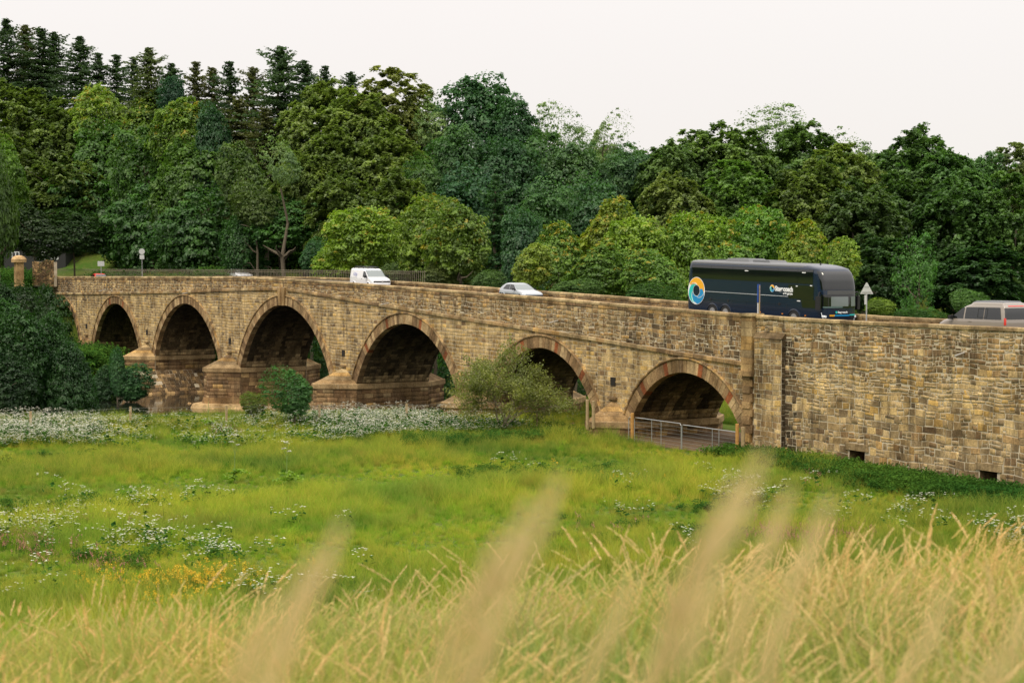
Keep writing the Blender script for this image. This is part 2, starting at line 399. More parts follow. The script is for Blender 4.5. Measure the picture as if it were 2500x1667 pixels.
strip_wall('spandrel_backing', M['mortar'], -262, -84.8, 0.0, lambda x: arch_under(x), lambda x: PTOP(x)-.16)
strip_wall('far_spandrel', M['mortar'], -262, -84.8, BW, lambda x: arch_under(x), lambda x: PTOP(x)-.16, .4)
# inner faces and tops of the parapets, road deck
def ribbon(name, mt, x0, x1, prof, step=3.0, parent=None, origin=Vector((0, 0, 0)), **k):
    """prof(x) -> list of (y,z) points swept along x"""
    xs = list(np.arange(x0, x1, step))+[x1]; n = len(prof(x0)); v = []; f = []
    for x in xs: v += [(x-origin.x, y-origin.y, z-origin.z) for y, z in prof(x)]
    for i in range(len(xs)-1):
        for j in range(n-1): a = i*n+j; f.append((a, a+n, a+n+1, a+1))
    me = bpy.data.meshes.new(name); me.from_pydata(v, [], f); me.materials.append(mt); return link(name, me, parent, **k)
ribbon('parapet_backing', M['mortar'], -262, -40.3, lambda x: [(.02, PTOP(x)-.17), (.42, PTOP(x)-.17), (.42, ZROAD(x)-.1)], parent=bridge, origin=BO)
ribbon('parapet_backing', M['mortar'], -262, -40.3, lambda x: [(6.58, ZROAD(x)-.1), (6.58, PTOP(x)-.17), (6.98, PTOP(x)-.17)], parent=bridge, origin=BO)
m = mat('asphalt', rough=.9); g = G(m); g.l(g.mix(g.noise(14, 4, .7), (.04, .038, .035), (.085, .08, .072)), g.b.inputs['Base Color']); M['asphalt'] = m
ribbon('road', m, -330, 40, lambda x: [(.42, ZROAD(x)), (3.5, ZROAD(x)+.06), (6.58, ZROAD(x))], kind='structure', label='grey asphalt road crossing the bridge')
M['spout'] = mat('grey spout', (.42, .40, .36), .6); M['paint'] = mat('road paint', (.75, .74, .7), .8)
ribbon('kerb', M['dressed'], -262, -40, lambda x: [(.42, ZROAD(x)+.11), (.75, ZROAD(x)+.11), (.77, ZROAD(x)+.004)], kind='structure', label='narrow stone kerb inside the near parapet')
mk = MB()
for i in range(60):
    x = -258+i*3.6; mk.face([(x, 3.45, ZROAD(x)+.064), (x+2, 3.45, ZROAD(x+2)+.064), (x+2, 3.55, ZROAD(x+2)+.064), (x, 3.55, ZROAD(x)+.064)])
mk.build('road_markings', M['paint'], kind='structure', label='broken white centre line on the bridge road')

# spandrel stones
st = Stones()
def keep_sp(pts):
    zt = STR(pts[0].x)-.12
    if min(p.z for p in pts) > zt-.08: return None
    pts = [Vector((p.x, p.y, min(p.z, STR(p.x)-.13))) for p in pts]
    if pts[2].z-pts[1].z < .06 and pts[3].z-pts[0].z < .06: return None
    for p in pts:
        if inside(p.x, p.z, .12): return None
    if all(inside(p.x, p.z, RT_-.1) for p in pts): return None
    return pts
def col_sp(c):
    right = c.x > -104
    r = random.random()
    if c.x < -225: return pick(DARK if r < .5 else GREY)
    if c.z < 1.6: return pick(GREY if r < .6 else CREAM)
    if c.x > -92 and r < .5: return pick(BROWN)
    if r < .80: return pick(CREAM, .11)
    return pick(GREY if r < .93 else BROWN)
face_courses(st, (-262, 0), (-102.2, 0), -1.2, 8.9, (0, -1, 0), col_sp, (.34, .74), (.22, .34), keep_sp, (.006, .018), wave=.02, rubble=.06)
face_courses(st, (-102.2, 0), (-85.9, 0), -1.2, 6.5, (0, -1, 0), col_sp, (.30, .7), (.22, .38), keep_sp, (.008, .028), wave=.03, rubble=.15)
st.emit(bridge, M['stone'], 'stone', 300, 'stone', BO)
# parapet wall stones between string course and coping
par = empty('parapet', (0, 0, 0)); par.parent = bridge
st = Stones()
def col_pa(c):
    t = PTOP(c.x)-c.z; r = random.random()
    if t < .55: return pick(BROWN if r < .7 else RED)
    if -99 < c.x < -86 and r < .62: return pick(DARK)
    if -125 < c.x: return pick(GREY if r < .45 else BROWN)
    if c.x < -225 : return pick(DARK)
    return pick(BROWN if r < .6 else (GREY if r < .8 else CREAM))
def keep_pa(pts):
    pts = [Vector((p.x, p.y, max(min(p.z, PTOP(p.x)-.2), STR(p.x)+.14))) for p in pts]
    if pts[2].z-pts[1].z < .07 and pts[3].z-pts[0].z < .07: return None
    return pts
x = -262
X0 = -262
tab_slope = lambda u: PTOP(X0+u)-PTOP(X0)
face_courses(st, (X0, 0), (-85.9, 0), PTOP(X0)-.2-.28*12, PTOP(X0)-.2-.24, (0, -1, 0), col_pa, (.22, .62), (.16, .34), keep_pa, (.008, .035), tab_slope, .03, rubble=.4, gap=.018, j=.024)
face_courses(st, (X0, 0), (-85.9, 0), PTOP(X0)-.2-.26, PTOP(X0)-.2, (0, -1, 0), col_pa, (.5, .95), (.26, .26), keep_pa, (.02, .05), tab_slope, .0)
st.emit(par, M['stone'], 'stone', 300, 'stone', BO-Vector((0, 0, 0)))
# far parapet, inner face
st = Stones()
X0 = -150
face_courses(st, (-150, 6.56), (-41, 6.56), PTOP(-150)-1.1, PTOP(-150)-.2, (0, -1, 0), lambda c: pick(BROWN, .3), (.4, .8), (.22, .3), None, (.015, .04), lambda u: PTOP(-150+u)-PTOP(-150), .01)
st.emit(par, M['stone'], 'inner_stone', 60, 'inner_stone', BO)
# coping blocks
def long_blocks(st, x0, x1, zf, h, y0, y1, ln, colf, top=True, over=.0):
    x = x0
    while x < x1:
        e = min(x+random.uniform(*ln), x1); a, b_ = x+.008, e-.008; j = random.uniform(-.008, .008)
        z0, z1 = zf(a)+j, zf(b_)+j; col = colf(Vector(((a+b_)/2, y0, z0)))
        st.append((a, b_, z0, z1, h, y0, y1, col)); x = e
def emit_blocks(lst, parent, mt, name, origin, limit=300, rounded=.03):
    J = MB(); J.c = []
    for k, (a, b_, z0, z1, h, y0, y1, col) in enumerate(sorted(lst, key=lambda q: -q[0])):
        c = Vector(((a+b_)/2, (y0+y1)/2, (z0+z1)/2)); r = rounded
        sec = [(y0+r*.3, -h), (y0, -h+r), (y0, -r*1.4), (y0+r*1.6, 0), (y1-r*1.6, 0), (y1, -r*1.4), (y1, -h)]
        v = [(a-c.x, y-c.y, z0+z-c.z) for y, z in sec]+[(b_-c.x, y-c.y, z1+z-c.z) for y, z in sec]; n = len(sec)
        f = [(j, j+1, j+1+n, j+n)[::-1] for j in range(n-1)]+[(n-1, 0, n, 2*n-1)[::-1], tuple(range(n)), tuple(range(n, 2*n))[::-1]]
        if k < limit:
            me = bpy.data.meshes.new(name); me.from_pydata(v, [], f)
            at = me.attributes.new('col', 'FLOAT_COLOR', 'FACE'); at.data.foreach_set('color', [*col, 1]*len(f)); me.materials.append(mt)
            link(name, me, parent, c-origin)
        else:
            i = len(J.v); J.v += [tuple(Vector(q)+c-origin) for q in v]; J.f += [tuple(i+t for t in q) for q in f]; J.c += [col]*len(f)
    if J.v: o = J.build(name, mt, parent); o['kind'] = 'stuff'
COPE = [(.32, .27, .18), (.38, .32, .21), (.27, .22, .15), (.42, .36, .25)]
near = []; long_blocks(near, -262, -86.0, PTOP, .2, -.07, .50, (.9, 1.5), lambda c: pick(COPE))
emit_blocks(near, par, M['coping'], 'coping_stone', BO)
farp = []; long_blocks(farp, -262, -40.3, PTOP, .2, 6.5, 7.07, (1.0, 1.6), lambda c: pick(COPE))
emit_blocks(farp, par, M['coping'], 'coping_stone', BO, 140)
strc = empty('string_course'); strc.parent = bridge
sc_ = []; long_blocks(sc_, -262, -157.7, lambda x: STR(x)+.13, .26, -.16, .02, (.8, 1.2), lambda c: pick(COPE+BROWN)); long_blocks(sc_, -155.6, -86.0, lambda x: STR(x)+.13, .26, -.16, .02, (.8, 1.2), lambda c: pick(COPE+BROWN))
emit_blocks(sc_, strc, M['dressed'], 'string_stone', BO)
# arch rings, hood moulds, vaults
SANDS = [(.33, .25, .16), (.28, .205, .13), (.38, .30, .20), (.25, .18, .115), (.43, .35, .24), (.20, .145, .095)]
for ai, (a, (cx, cz, r)) in enumerate(zip(ARCH, CIR)):
    ring = empty('arch_ring'); ring.parent = bridge
    t0 = math.acos((ZS-cz)/r) if abs(ZS-cz) < r else pi/2
    n = int(2*t0*r/.40); n += 1-n % 2; st = Stones(); reds = [int(n*q) for q in (.17, .36, .62, .83)] if ai >= 4 else ([int(n*.4), int(n*.62)] if ai == 1 else [])
    def pt(t, q, y): return Vector((cx+q*sin(t), y, cz+q*cos(t)))
    for i in range(n):
        ta = -t0+2*t0*i/n; tb = -t0+2*t0*(i+1)/n; g_ = .007/r*1.3
        if ai == 3 and abs((ta+tb)/2) < .052: continue
        col = (.26, .095, .045) if i in reds else pick(SANDS if ai else DARK, .2)
        if i in reds: ta -= .004; tb += .004
        P = [pt(tb-g_, r, -.005), pt(tb-g_, r+RT_, -.005), pt(ta+g_, r+RT_, -.005), pt(ta+g_, r, -.005)][::-1]
        P = [P[0], P[3], P[2], P[1]] if False else P
        st.add(P, (0, -1, 0), random.uniform(.06, .085), col, back=.45, key=i, ch=.018)
    st.emit(ring, M['dressed'], 'voussoir', 300, origin=BO)
    hm = MB(); k = 60
    for i in range(k):
        ta = -t0*1.03+2.06*t0*i/k; tb = -t0*1.03+2.06*t0*(i+1)/k; c1 = pick(BROWN, .1)
        sec = [(r+RT_-.02, 0), (r+RT_-.02, -.13), (r+RT_+.05, -.17), (r+RT_+.13, -.13), (r+RT_+.13, 0)]
        for (q0, y0), (q1, y1) in zip(sec[:-1], sec[1:]):
            hm.face([pt(ta, q0, y0)-BO, pt(tb, q0, y0)-BO, pt(tb, q1, y1)-BO, pt(ta, q1, y1)-BO][::-1], c1)
    hm.build('hood_mould', M['dressed'], ring)
    # vault: backing sheet and its stones
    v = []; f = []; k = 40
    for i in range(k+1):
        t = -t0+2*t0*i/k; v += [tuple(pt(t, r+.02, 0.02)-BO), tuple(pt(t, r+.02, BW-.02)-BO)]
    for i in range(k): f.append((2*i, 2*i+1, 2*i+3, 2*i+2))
    me = bpy.data.meshes.new('vault'); me.from_pydata(v, [], f); me.materials.append(M['painted_shade']); vo = link('vault', me, bridge)
    if ai >= 1:
        st = Stones(); nr = int(2*t0*r/.36); cols = [random.random() for _ in range(40)]
        for i in range(int(nr*.80)):
            ta = -t0+2*t0*i/nr; tb = -t0+2*t0*(i+1)/nr; y = .46; tm = (ta+tb)/2
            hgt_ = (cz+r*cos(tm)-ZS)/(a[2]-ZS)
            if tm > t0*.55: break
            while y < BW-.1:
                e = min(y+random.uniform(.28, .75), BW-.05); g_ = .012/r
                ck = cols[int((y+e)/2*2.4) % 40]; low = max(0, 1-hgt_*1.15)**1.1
                lum = (.010+.44*low*(.12+.88*ck*ck)*random.uniform(.5, 1.15))  # arch gloom put into stone colour towards the crown; pale lime streaks below
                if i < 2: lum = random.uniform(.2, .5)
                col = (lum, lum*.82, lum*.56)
                P = [pt(ta+g_, r, y+.012), pt(ta+g_, r, e-.012), pt(tb-g_, r, e-.012), pt(tb-g_, r, y+.012)]
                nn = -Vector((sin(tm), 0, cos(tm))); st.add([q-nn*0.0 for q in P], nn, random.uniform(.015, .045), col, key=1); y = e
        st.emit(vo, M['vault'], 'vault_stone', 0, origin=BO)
# keystone of the middle arch
cx, cz, r = CIR[3]; kb = MB(); zt = STR(cx)+.14
kb.v = [tuple(Vector(p)-BO) for p in [(cx-.62, -.22, cz+r-.02), (cx+.62, -.22, cz+r-.02), (cx+.86, -.26, zt), (cx-.86, -.26, zt), (cx-.62, .4, cz+r-.02), (cx+.62, .4, cz+r-.02), (cx+.86, .4, zt), (cx-.86, .4, zt)]]
kb.f = [(0, 1, 2, 3), (4, 7, 6, 5), (0, 4, 5, 1), (1, 5, 6, 2), (2, 6, 7, 3), (3, 7, 4, 0)]; kb.c = [(.36, .27, .16)]*6
kb.build('keystone', M['dressed'], bridge)
kb = MB(); kb.box(*(cx-.12-BO.x, cx+.12-BO.x, -.30-4, -.2-4, cz+r+.1, zt-.05), (.26, .18, .10)); kb.build('keystone_rib', M['dressed'], bridge)
# piers with pointed cutwaters
def poly_prism(b, ring0, ring1, col):
    i = len(b.v); n = len(ring0); b.v += [tuple(p) for p in ring0]+[tuple(p) for p in ring1]
    for j in range(n): b.f.append((i+j, i+(j+1) % n, i+n+(j+1) % n, i+n+j)); b.c.append(col)
    b.f.append(tuple(range(i, i+n))[::-1]); b.f.append(tuple(range(i+n, i+2*n))); b.c += [col, col]
PIERS = [(ARCH[i][1], ARCH[i+1][0]) for i in range(6)]
for pi_, (xa, xb) in enumerate(PIERS):
    pc = Vector(((xa+xb)/2, 3.5, 0)); pr = empty('pier', pc-BO); pr.parent = bridge
    hw = (xb-xa)/2; nose = [2.3, 2.6, 2.7, 2.8, 2.7, 1.9][pi_]; base = [-2, -1.6, -5.5, -5.5, -3, -1.6][pi_]
    def outline(e, z, xs=1.0, ns=1.0):
        h = (hw+e)*xs; q = (nose+e)*ns
        H_ = 3.5; return [Vector((-h, -H_-e*.3, z)), Vector((-.35, -H_-q, z)), Vector((.35, -H_-q, z)), Vector((h, -H_-e*.3, z)), Vector((h, H_+e*.3, z)), Vector((.35, H_+q, z)), Vector((-.35, H_+q, z)), Vector((-h, H_+e*.3, z))]
    cz_ = ZS-.04
    b = MB(); poly_prism(b, outline(-.03, base), outline(-.03, cz_-.5), (.16, .11, .07)); b.build('pier_core', M['pier'], pr)
    b = MB(); c1 = (.33, .26, .17); poly_prism(b, outline(.10, cz_-.5), outline(.16, cz_-.42), c1); poly_prism(b, outline(.16, cz_-.42), outline(.16, cz_-.06), c1); poly_prism(b, outline(.16, cz_-.06), outline(.08, cz_), c1)
    b.build('cornice', M['coping'], pr)
    # stepped cap stones, near and far
    for sgn in (1, -1):
        for k in range(4):
            f0, f1 = 1-k*.235, 1-(k+1)*.235+.02; z0 = cz_+k*.30; z1 = z0+.285
            def tri(fr, z): h = hw*.98*fr+.25*(1-fr); q = nose*fr; return [Vector((-h, -3.5*sgn, z)), Vector((-.3*fr, (-3.5-q)*sgn, z)), Vector((.3*fr, (-3.5-q)*sgn, z)), Vector((h, -3.5*sgn, z))]
            b = MB(); r0 = tri(f0, z0); r1 = tri(f1, z1)
            if sgn < 0: r0 = r0[::-1]; r1 = r1[::-1]
            poly_prism(b, r0, r1, pick(GREY+BROWN, .12)); b.build('cap_stone', M['coping'], pr)
    st = Stones()
    colp = lambda c: pick(RED if random.random() < .7 else BROWN, .2)
    o1 = outline(0, 0)
    face_courses(st, (pc.x+o1[2].x, 3.5+o1[2].y), (pc.x+o1[3].x, 3.5+o1[3].y), base, cz_-.5, Vector((nose, -(hw-.35), 0)).normalized(), colp, (.7, 1.2), (.34, .42), None, (.02, .035), wave=0)
    face_courses(st, (pc.x+hw, 0.03), (pc.x+hw, 7), base, cz_-.5, (1, 0, 0), colp, (.7, 1.3), (.34, .42), None, (.02, .04), wave=0)
    q = Vector((nose, (hw-.35), 0)).normalized()
    face_courses(st, (pc.x+hw, 7), (pc.x+.35, 7+nose), base, cz_-.5, q, colp, (.7, 1.2), (.34, .42), None, (.02, .035), wave=0)
    face_courses(st, (pc.x-.35, -nose), (pc.x+.35, -nose), base, cz_-.5, (0, -1, 0), colp, (.6, .8), (.34, .42), None, (.02, .035), wave=0)
    st.emit(pr, M['pier'], 'pier_stone', 40 if pi_ >= 2 else 0, origin=pc)
    if pi_ in (2,):
        b = MB(); poly_prism(b, outline(.25, -3.2), outline(.12, -2.35), (.24, .17, .10)); b.build('plinth', M['pier'], pr)
        b = MB(); poly_prism(b, outline(2.1, -4.6), outline(1.2, -2.95), (.46, .36, .23)); b.build('apron', M['dressed'], pr)
    # weep hole, its inner shade painted as a near black block, and small ledge in the spandrel above the pier
    b = MB(); b.box(-.28, .28, -3.575, -3.49, 2.95, 3.5, (.02, .016, .012)); b.build('painted_weep_hole', M['painted_shade'], pr)
    b = MB(); b.box(-.5, .5, -3.72, -3.49, 2.0, 2.16, (.22, .17, .11)); b.build('ledge', M['dressed'], pr)
# stone pitching below the pier on the left bank
rv = empty('stone_revetment', (-190, 0, 0), 0, 'sloping dry stone pitching at the water under the third arch from the left', 'revetment'); st = Stones()
x1 = PIERS[1][1]
for k in range(8):
    z0 = -3.9+k*.36; xo = x1+3.6-k*.44; y = -4.5
    while y < 12:
        e = y+random.uniform(.3, .62); P = [Vector((xo, y+.02, z0)), Vector((xo, e-.02, z0)), Vector((xo-.40, e-.02, z0+.34)), Vector((xo-.40, y+.02, z0+.34))]
        if random.random() < .95: st.add(P, Vector((.62, 0, .78)), random.uniform(.05, .12), pick(DARK, .3), key=dist(P[0]), ch=.06)
        y = e
st.emit(rv, M['stone'], 'stone', 200, origin=Vector((-190, 0, 0)))
b = MB(); b.face([(x1+3.9+190, -4.6, -4.2), (x1+3.9+190, 12, -4.2), (x1+.1+190, 12, -1.0), (x1+.1+190, -4.6, -1.0)]); b.face([(x1-4+190, -4.6, -1.0), (x1+.1+190, -4.6, -1.0), (x1+.1+190, 12, -1.0), (x1-4+190, 12, -1.0)]); b.face([(x1-4+190, -4.6, -1.0), (x1+.1+190, -4.6, -1.0), (x1+3.9+190, -4.6, -4.2), (x1-4+190, -4.6, -4.2)]); b.build('backing', M['mortar'], rv)
# drain spouts under the parapet
for (px, py) in ((255, 708), (459, 714), (946, 740), (1360, 783)):
    p = WY(px, py, -.1); b = MB(); q = p-BO; b.tube([q+Vector((0, .2, .03)), q+Vector((.25, -.75, -.12))], .042, 8); b.build('drain_spout', M['spout'], bridge)
# ---------------------------------------------------------------- approach wall right of the bridge
wall = empty('approach_wall', (-72, 0, 0), 0, 'high rubble stone retaining wall carrying the road right of the last arch', 'wall'); WO = Vector((-72, 0, 0))
xa, xb = -84.85, -40.3
HOLES = []
for (p, q) in (((2074, 1098), (2111, 1140)), ((2392, 1147), (2434, 1208)), ((2212, 1147), (2220, 1160))):
    A = WY(*p); B = WY(*q); HOLES.append((A.x, B.x, min(B.z, A.z-.3)-(.25 if B.z < .1 else 0), A.z))
def hole(x, z, e=0.0): return any(h[0]-e < x < h[1]+e and h[2]-e < z < h[3]+e for h in HOLES)
xs = sorted(set([xa, xb]+[h[i] for h in HOLES for i in (0, 1)]+list(np.arange(xa+3, xb, 3)))); v = []; f = []
for a, b_ in zip(xs[:-1], xs[1:]):
    zz = [-1.6]; mid = (a+b_)/2
    for h in HOLES:
        if h[0] < mid < h[1]: zz += [h[2], h[3]]
    zz += [None]
    for k in range(0, len(zz), 2):
        i = len(v); t = zz[k+1]; v += [(a, 0, zz[k]), (b_, 0, zz[k]), (b_, 0, t if t is not None else PTOP(b_)-.18), (a, 0, t if t is not None else PTOP(a)-.18)]; f.append((i, i+1, i+2, i+3))
me = bpy.data.meshes.new('wall_backing'); me.from_pydata([tuple(Vector(p)-WO) for p in v], [], f); me.materials.append(M['mortar']); link('wall_backing', me, wall)
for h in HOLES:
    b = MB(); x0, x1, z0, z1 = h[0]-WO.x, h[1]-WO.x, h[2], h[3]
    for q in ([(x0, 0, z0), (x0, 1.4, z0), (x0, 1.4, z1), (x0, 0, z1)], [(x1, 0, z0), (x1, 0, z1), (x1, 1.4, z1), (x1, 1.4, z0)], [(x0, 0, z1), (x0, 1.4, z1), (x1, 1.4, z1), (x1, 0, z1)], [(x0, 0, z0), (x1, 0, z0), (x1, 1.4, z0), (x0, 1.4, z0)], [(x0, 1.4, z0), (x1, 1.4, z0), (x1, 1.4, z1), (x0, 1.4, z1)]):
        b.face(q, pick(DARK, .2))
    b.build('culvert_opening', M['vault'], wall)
def col_w(c):
    t = PTOP(c.x)-c.z; r = random.random()
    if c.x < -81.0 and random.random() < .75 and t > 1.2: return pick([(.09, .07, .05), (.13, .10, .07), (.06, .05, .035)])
    if t < .6: return pick(GREY if r < .6 else COPE)
    if t < 2.6: return pick(BROWN if r < .65 else (GREY if r < .9 else CREAM))
    if t < 5.2: return pick(CREAM if r < .62 else ([(.46, .335, .14)] if r < .66 else GREY))
    return pick(GREY if r < .62 else (CREAM if r < .8 else BROWN))
def keep_w(pts):
    pts = [Vector((p.x, p.y, min(p.z, PTOP(p.x)-.2))) for p in pts]
    if pts[2].z-pts[1].z < .06: return None
    c = sum(pts, Vector())/4
    if any(hole(p.x, p.z, -.02) for p in pts) or hole(c.x, c.z): return None
    for h in HOLES[:2]:
        if h[0]-.35 < c.x < h[1]+.35 and h[3]-.05 < c.z < h[3]+.42: return None
    return pts
# courses: taller big stones low, thin rubble above
st = Stones(); z = -1.2
X0 = xa
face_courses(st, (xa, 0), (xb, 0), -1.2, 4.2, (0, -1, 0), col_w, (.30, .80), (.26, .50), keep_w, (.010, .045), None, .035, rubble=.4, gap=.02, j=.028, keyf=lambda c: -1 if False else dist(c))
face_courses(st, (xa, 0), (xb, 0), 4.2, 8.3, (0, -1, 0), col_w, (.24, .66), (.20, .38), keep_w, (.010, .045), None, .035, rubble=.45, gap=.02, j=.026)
for it in list(st.items):
    pass
# keep only what the picture and a step aside can show as single stones: those in front of the camera's right edge
vis = [i for i in st.items if i[0][0].x < -62.8]; hid = [i for i in st.items if i[0][0].x >= -62.8]
st.items = [(P, n, p, c, bk, -(P[1]-P[0]).length*(P[2]-P[1]).length, ch) for (P, n, p, c, bk, k, ch) in vis]+[(P, n, p, c, bk, 99, ch) for (P, n, p, c, bk, k, ch) in hid]
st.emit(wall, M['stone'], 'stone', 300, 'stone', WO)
for h in HOLES[:2]:
    st.add([Vector((h[0]-.33, 0, h[3]+.01)), Vector((h[1]+.33, 0, h[3]+.01)), Vector((h[1]+.3, 0, h[3]+.40)), Vector((h[0]-.3, 0, h[3]+.40))], (0, -1, 0), .10, (.30, .25, .17), ch=.05)
st.emit(wall, M['stone'], 'lintel', 5, origin=WO)
cp = []; long_blocks(cp, xa, xb, PTOP, .2, -.09, .50, (.7, 1.3), lambda c: pick(COPE+[(.48, .42, .30)])); emit_blocks(cp, wall, M['coping'], 'coping_stone', WO)
ws = MB(); p = WY(2354, 862, 0)-WO; ws.tube([p+Vector((0, .1, .05)), p+Vector((.05, -.7, -.12))], .045, 8); ws.build('drain_spout', M['spout'], wall)
# buttress
bt = empty('buttress', (-82.6, 0, 0), 0, 'square stone buttress with much darker side between the last arch and the long wall', 'buttress'); TO = Vector((-82.6, 0, 0))
bx0, bx1, bd, bz = -84.6, -82.05, .30, 6.75
b = MB(); b.box(bx0-TO.x, bx1-TO.x, -bd, 0.02, -1.6, bz-.02, (.24, .19, .12)); b.build('core', M['mortar'], bt)
st = Stones(); DW = [(.20, .16, .10), (.15, .12, .08), (.26, .21, .13)]
colb = lambda c: pick((GREY+BROWN) if random.random() < .6 else CREAM)
face_courses(st, (bx0, -bd), (bx1, -bd), -1.2, bz, (0, -1, 0), colb, (.3, .7), (.24, .42), None, (.01, .04), None, .03, rubble=.3, gap=.018)
face_courses(st, (bx1, -bd), (bx1, 0), -1.2, bz, (1, 0, 0), lambda c: pick([(.07, .055, .04), (.045, .035, .025), (.10, .08, .055)]), (.3, .5), (.26, .36), None, (.02, .05), None, .02)  # right side face laid in much darker stones than the front
face_courses(st, (bx0, 0), (bx0, -bd), -1.2, bz, (-1, 0, 0), colb, (.3, .5), (.26, .36), None, (.02, .05), None, .02)
st.emit(bt, M['stone'], 'stone', 250, origin=TO)
b = MB(); x0, x1 = bx0-.06-TO.x, bx1+.06-TO.x; poly_prism(b, [Vector((x0, -bd-.08, bz)), Vector((x1, -bd-.08, bz)), Vector((x1, .0, bz)), Vector((x0, .0, bz))], [Vector((x0, -.06, bz+.32)), Vector((x1, -.06, bz+.32)), Vector((x1, .0, bz+.32)), Vector((x0, .0, bz+.32))], (.15, .12, .08)); b.build('cap', M['coping'], bt)
# pilaster at the bridge end
pl = empty('pilaster', (-85.35, 0, 0), 0, 'narrow stone pilaster rising to the parapet where bridge and wall meet', 'pilaster'); LO = Vector((-85.35, 0, 0))
zt = PTOP(-85.35); z = 4.7; k = 0
b = MB(); b.box(-.62, .62, -.42, .05, 4.42, 4.72, (.34, .25, .15)); b.build('corbel_stone', M['dressed'], pl)
while z < zt-.12:
    e = min(z+random.uniform(.36, .5), zt-.1)
    b = MB(); b.box(-.52, .52, -.33, .05, z+.008, e-.008, pick(GREY+BROWN, .15)); b.build('stone', M['dressed'], pl); z = e
b = MB(); b.box(-.60, .60, -.42, .55, zt-.1, zt+.06, (.40, .35, .24)); b.build('cap', M['coping'], pl)
z = -1.3; k = 0
while z < 4.4:
    e = min(z+random.uniform(.38, .55), 4.41); wd = .48 if k % 2 else .30
    b = MB(); b.box(-.5, wd-.05, -.20 if k % 2 else -.26, .05, z+.008, e-.008, pick(BROWN, .12)); b.build('quoin', M['dressed'], pl); z = e; k += 1
# ---------------------------------------------------------------- trees
rng = np.random.default_rng(11)
def unit(a): return a/np.maximum(np.linalg.norm(a, axis=-1, keepdims=True), 1e-6)
def quads(c, n, s, asp=1.6):
    """leaf sized rhombus faces at c facing n"""
    t = unit(np.cross(n, rng.normal(size=c.shape))); b = np.cross(n, t); s = s[:, None] if np.ndim(s) else s
    bend = n*s*.25
    V = np.stack([c-t*s*asp*.5-bend, c+b*s*.5, c+t*s*asp*.5-bend, c-b*s*.5], 1).reshape(-1, 3)
    return V
def leafmesh(name, c, n, s, v, tip, asp=1.6, mt='leaf'):
    V = quads(c, n, s, asp); Q = np.arange(len(V)).reshape(-1, 4)
    return npmesh(name, V, Q, M[mt], {'v': ('FLOAT', np.clip(v, 0, 1)), 'tip': ('FLOAT', np.clip(tip, 0, 1))})
def lobes(k=9, amp=.36):
    d = unit(rng.normal(size=(k, 3))); a = rng.uniform(.3, 1, k)*amp
    return lambda u: 1+sum(a[i]*np.maximum(0, u@d[i])**3*2.2 for i in range(k))-amp*.5
def crown_broad(nc=120, nl=130, s=.26, rc=(.17, .30), flat=.55, tipf=.3, gap=.0, low=-.55):
    """unit-ish crown of radius 5 m, centred on its own middle, z from -5 to 5"""
    lb = lobes(); C = []; Nn = []; Sz = []; Vv = []; Tp = []
    k = 0
    while k < nc:
        u = unit(rng.normal(size=3)); 
        if u[2] < low-rng.uniform(0, .4): continue
        rad = 5*lb(u)*rng.uniform(.55, 1.0)**.5
        p = u*rad*np.array([1, 1, 1.0]); r = 5*rng.uniform(*rc)*(1.1 if u[2] < .3 else .9)
        cv = rng.uniform(.25, .75); ct = 1.0 if rng.random() < tipf*(1.3+u[2]) else 0.0
        n = int(nl*(r/1.2)**2*rng.uniform(.8, 1.2)*(1-gap*rng.random()))
        d = unit(rng.normal(size=(n, 3))); d[:, 2] = np.where(d[:, 2] < -.15, -d[:, 2]*.9, d[:, 2])
        wob_ = 1+.25*np.sin(d[:, 0]*5+k)+.2*np.sin(d[:, 1]*6+2*k)
        q = p+d*np.array([1, 1, flat])*r*rng.choice([1, 1, 1.15])*(rng.uniform(.72, 1.05, (n, 1))*wob_[:, None])
        out = unit(d+u*.5+np.array([0, 0, .55])+rng.normal(size=(n, 3))*.42)
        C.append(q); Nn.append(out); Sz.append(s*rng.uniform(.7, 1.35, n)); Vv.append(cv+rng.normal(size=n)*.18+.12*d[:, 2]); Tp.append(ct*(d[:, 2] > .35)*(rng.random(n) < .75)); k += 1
    n = int(nc*nl*.22); u = unit(rng.normal(size=(n, 3))); u = u[u[:, 2] > low-.3]; n = len(u); rd = np.array([lb(q) for q in u])*5*rng.uniform(.5, 1.08, n)**.6
    C.append(u*rd[:, None]+rng.normal(size=(n, 3))*.12); Nn.append(unit(u+np.array([0, 0, .5])+rng.normal(size=(n, 3))*.6)); Sz.append(s*rng.uniform(.6, 1.2, n)); Vv.append(rng.uniform(.15, .7, n)); Tp.append(np.zeros(n))
    return map(np.concatenate, (C, Nn, Sz, Vv, Tp))
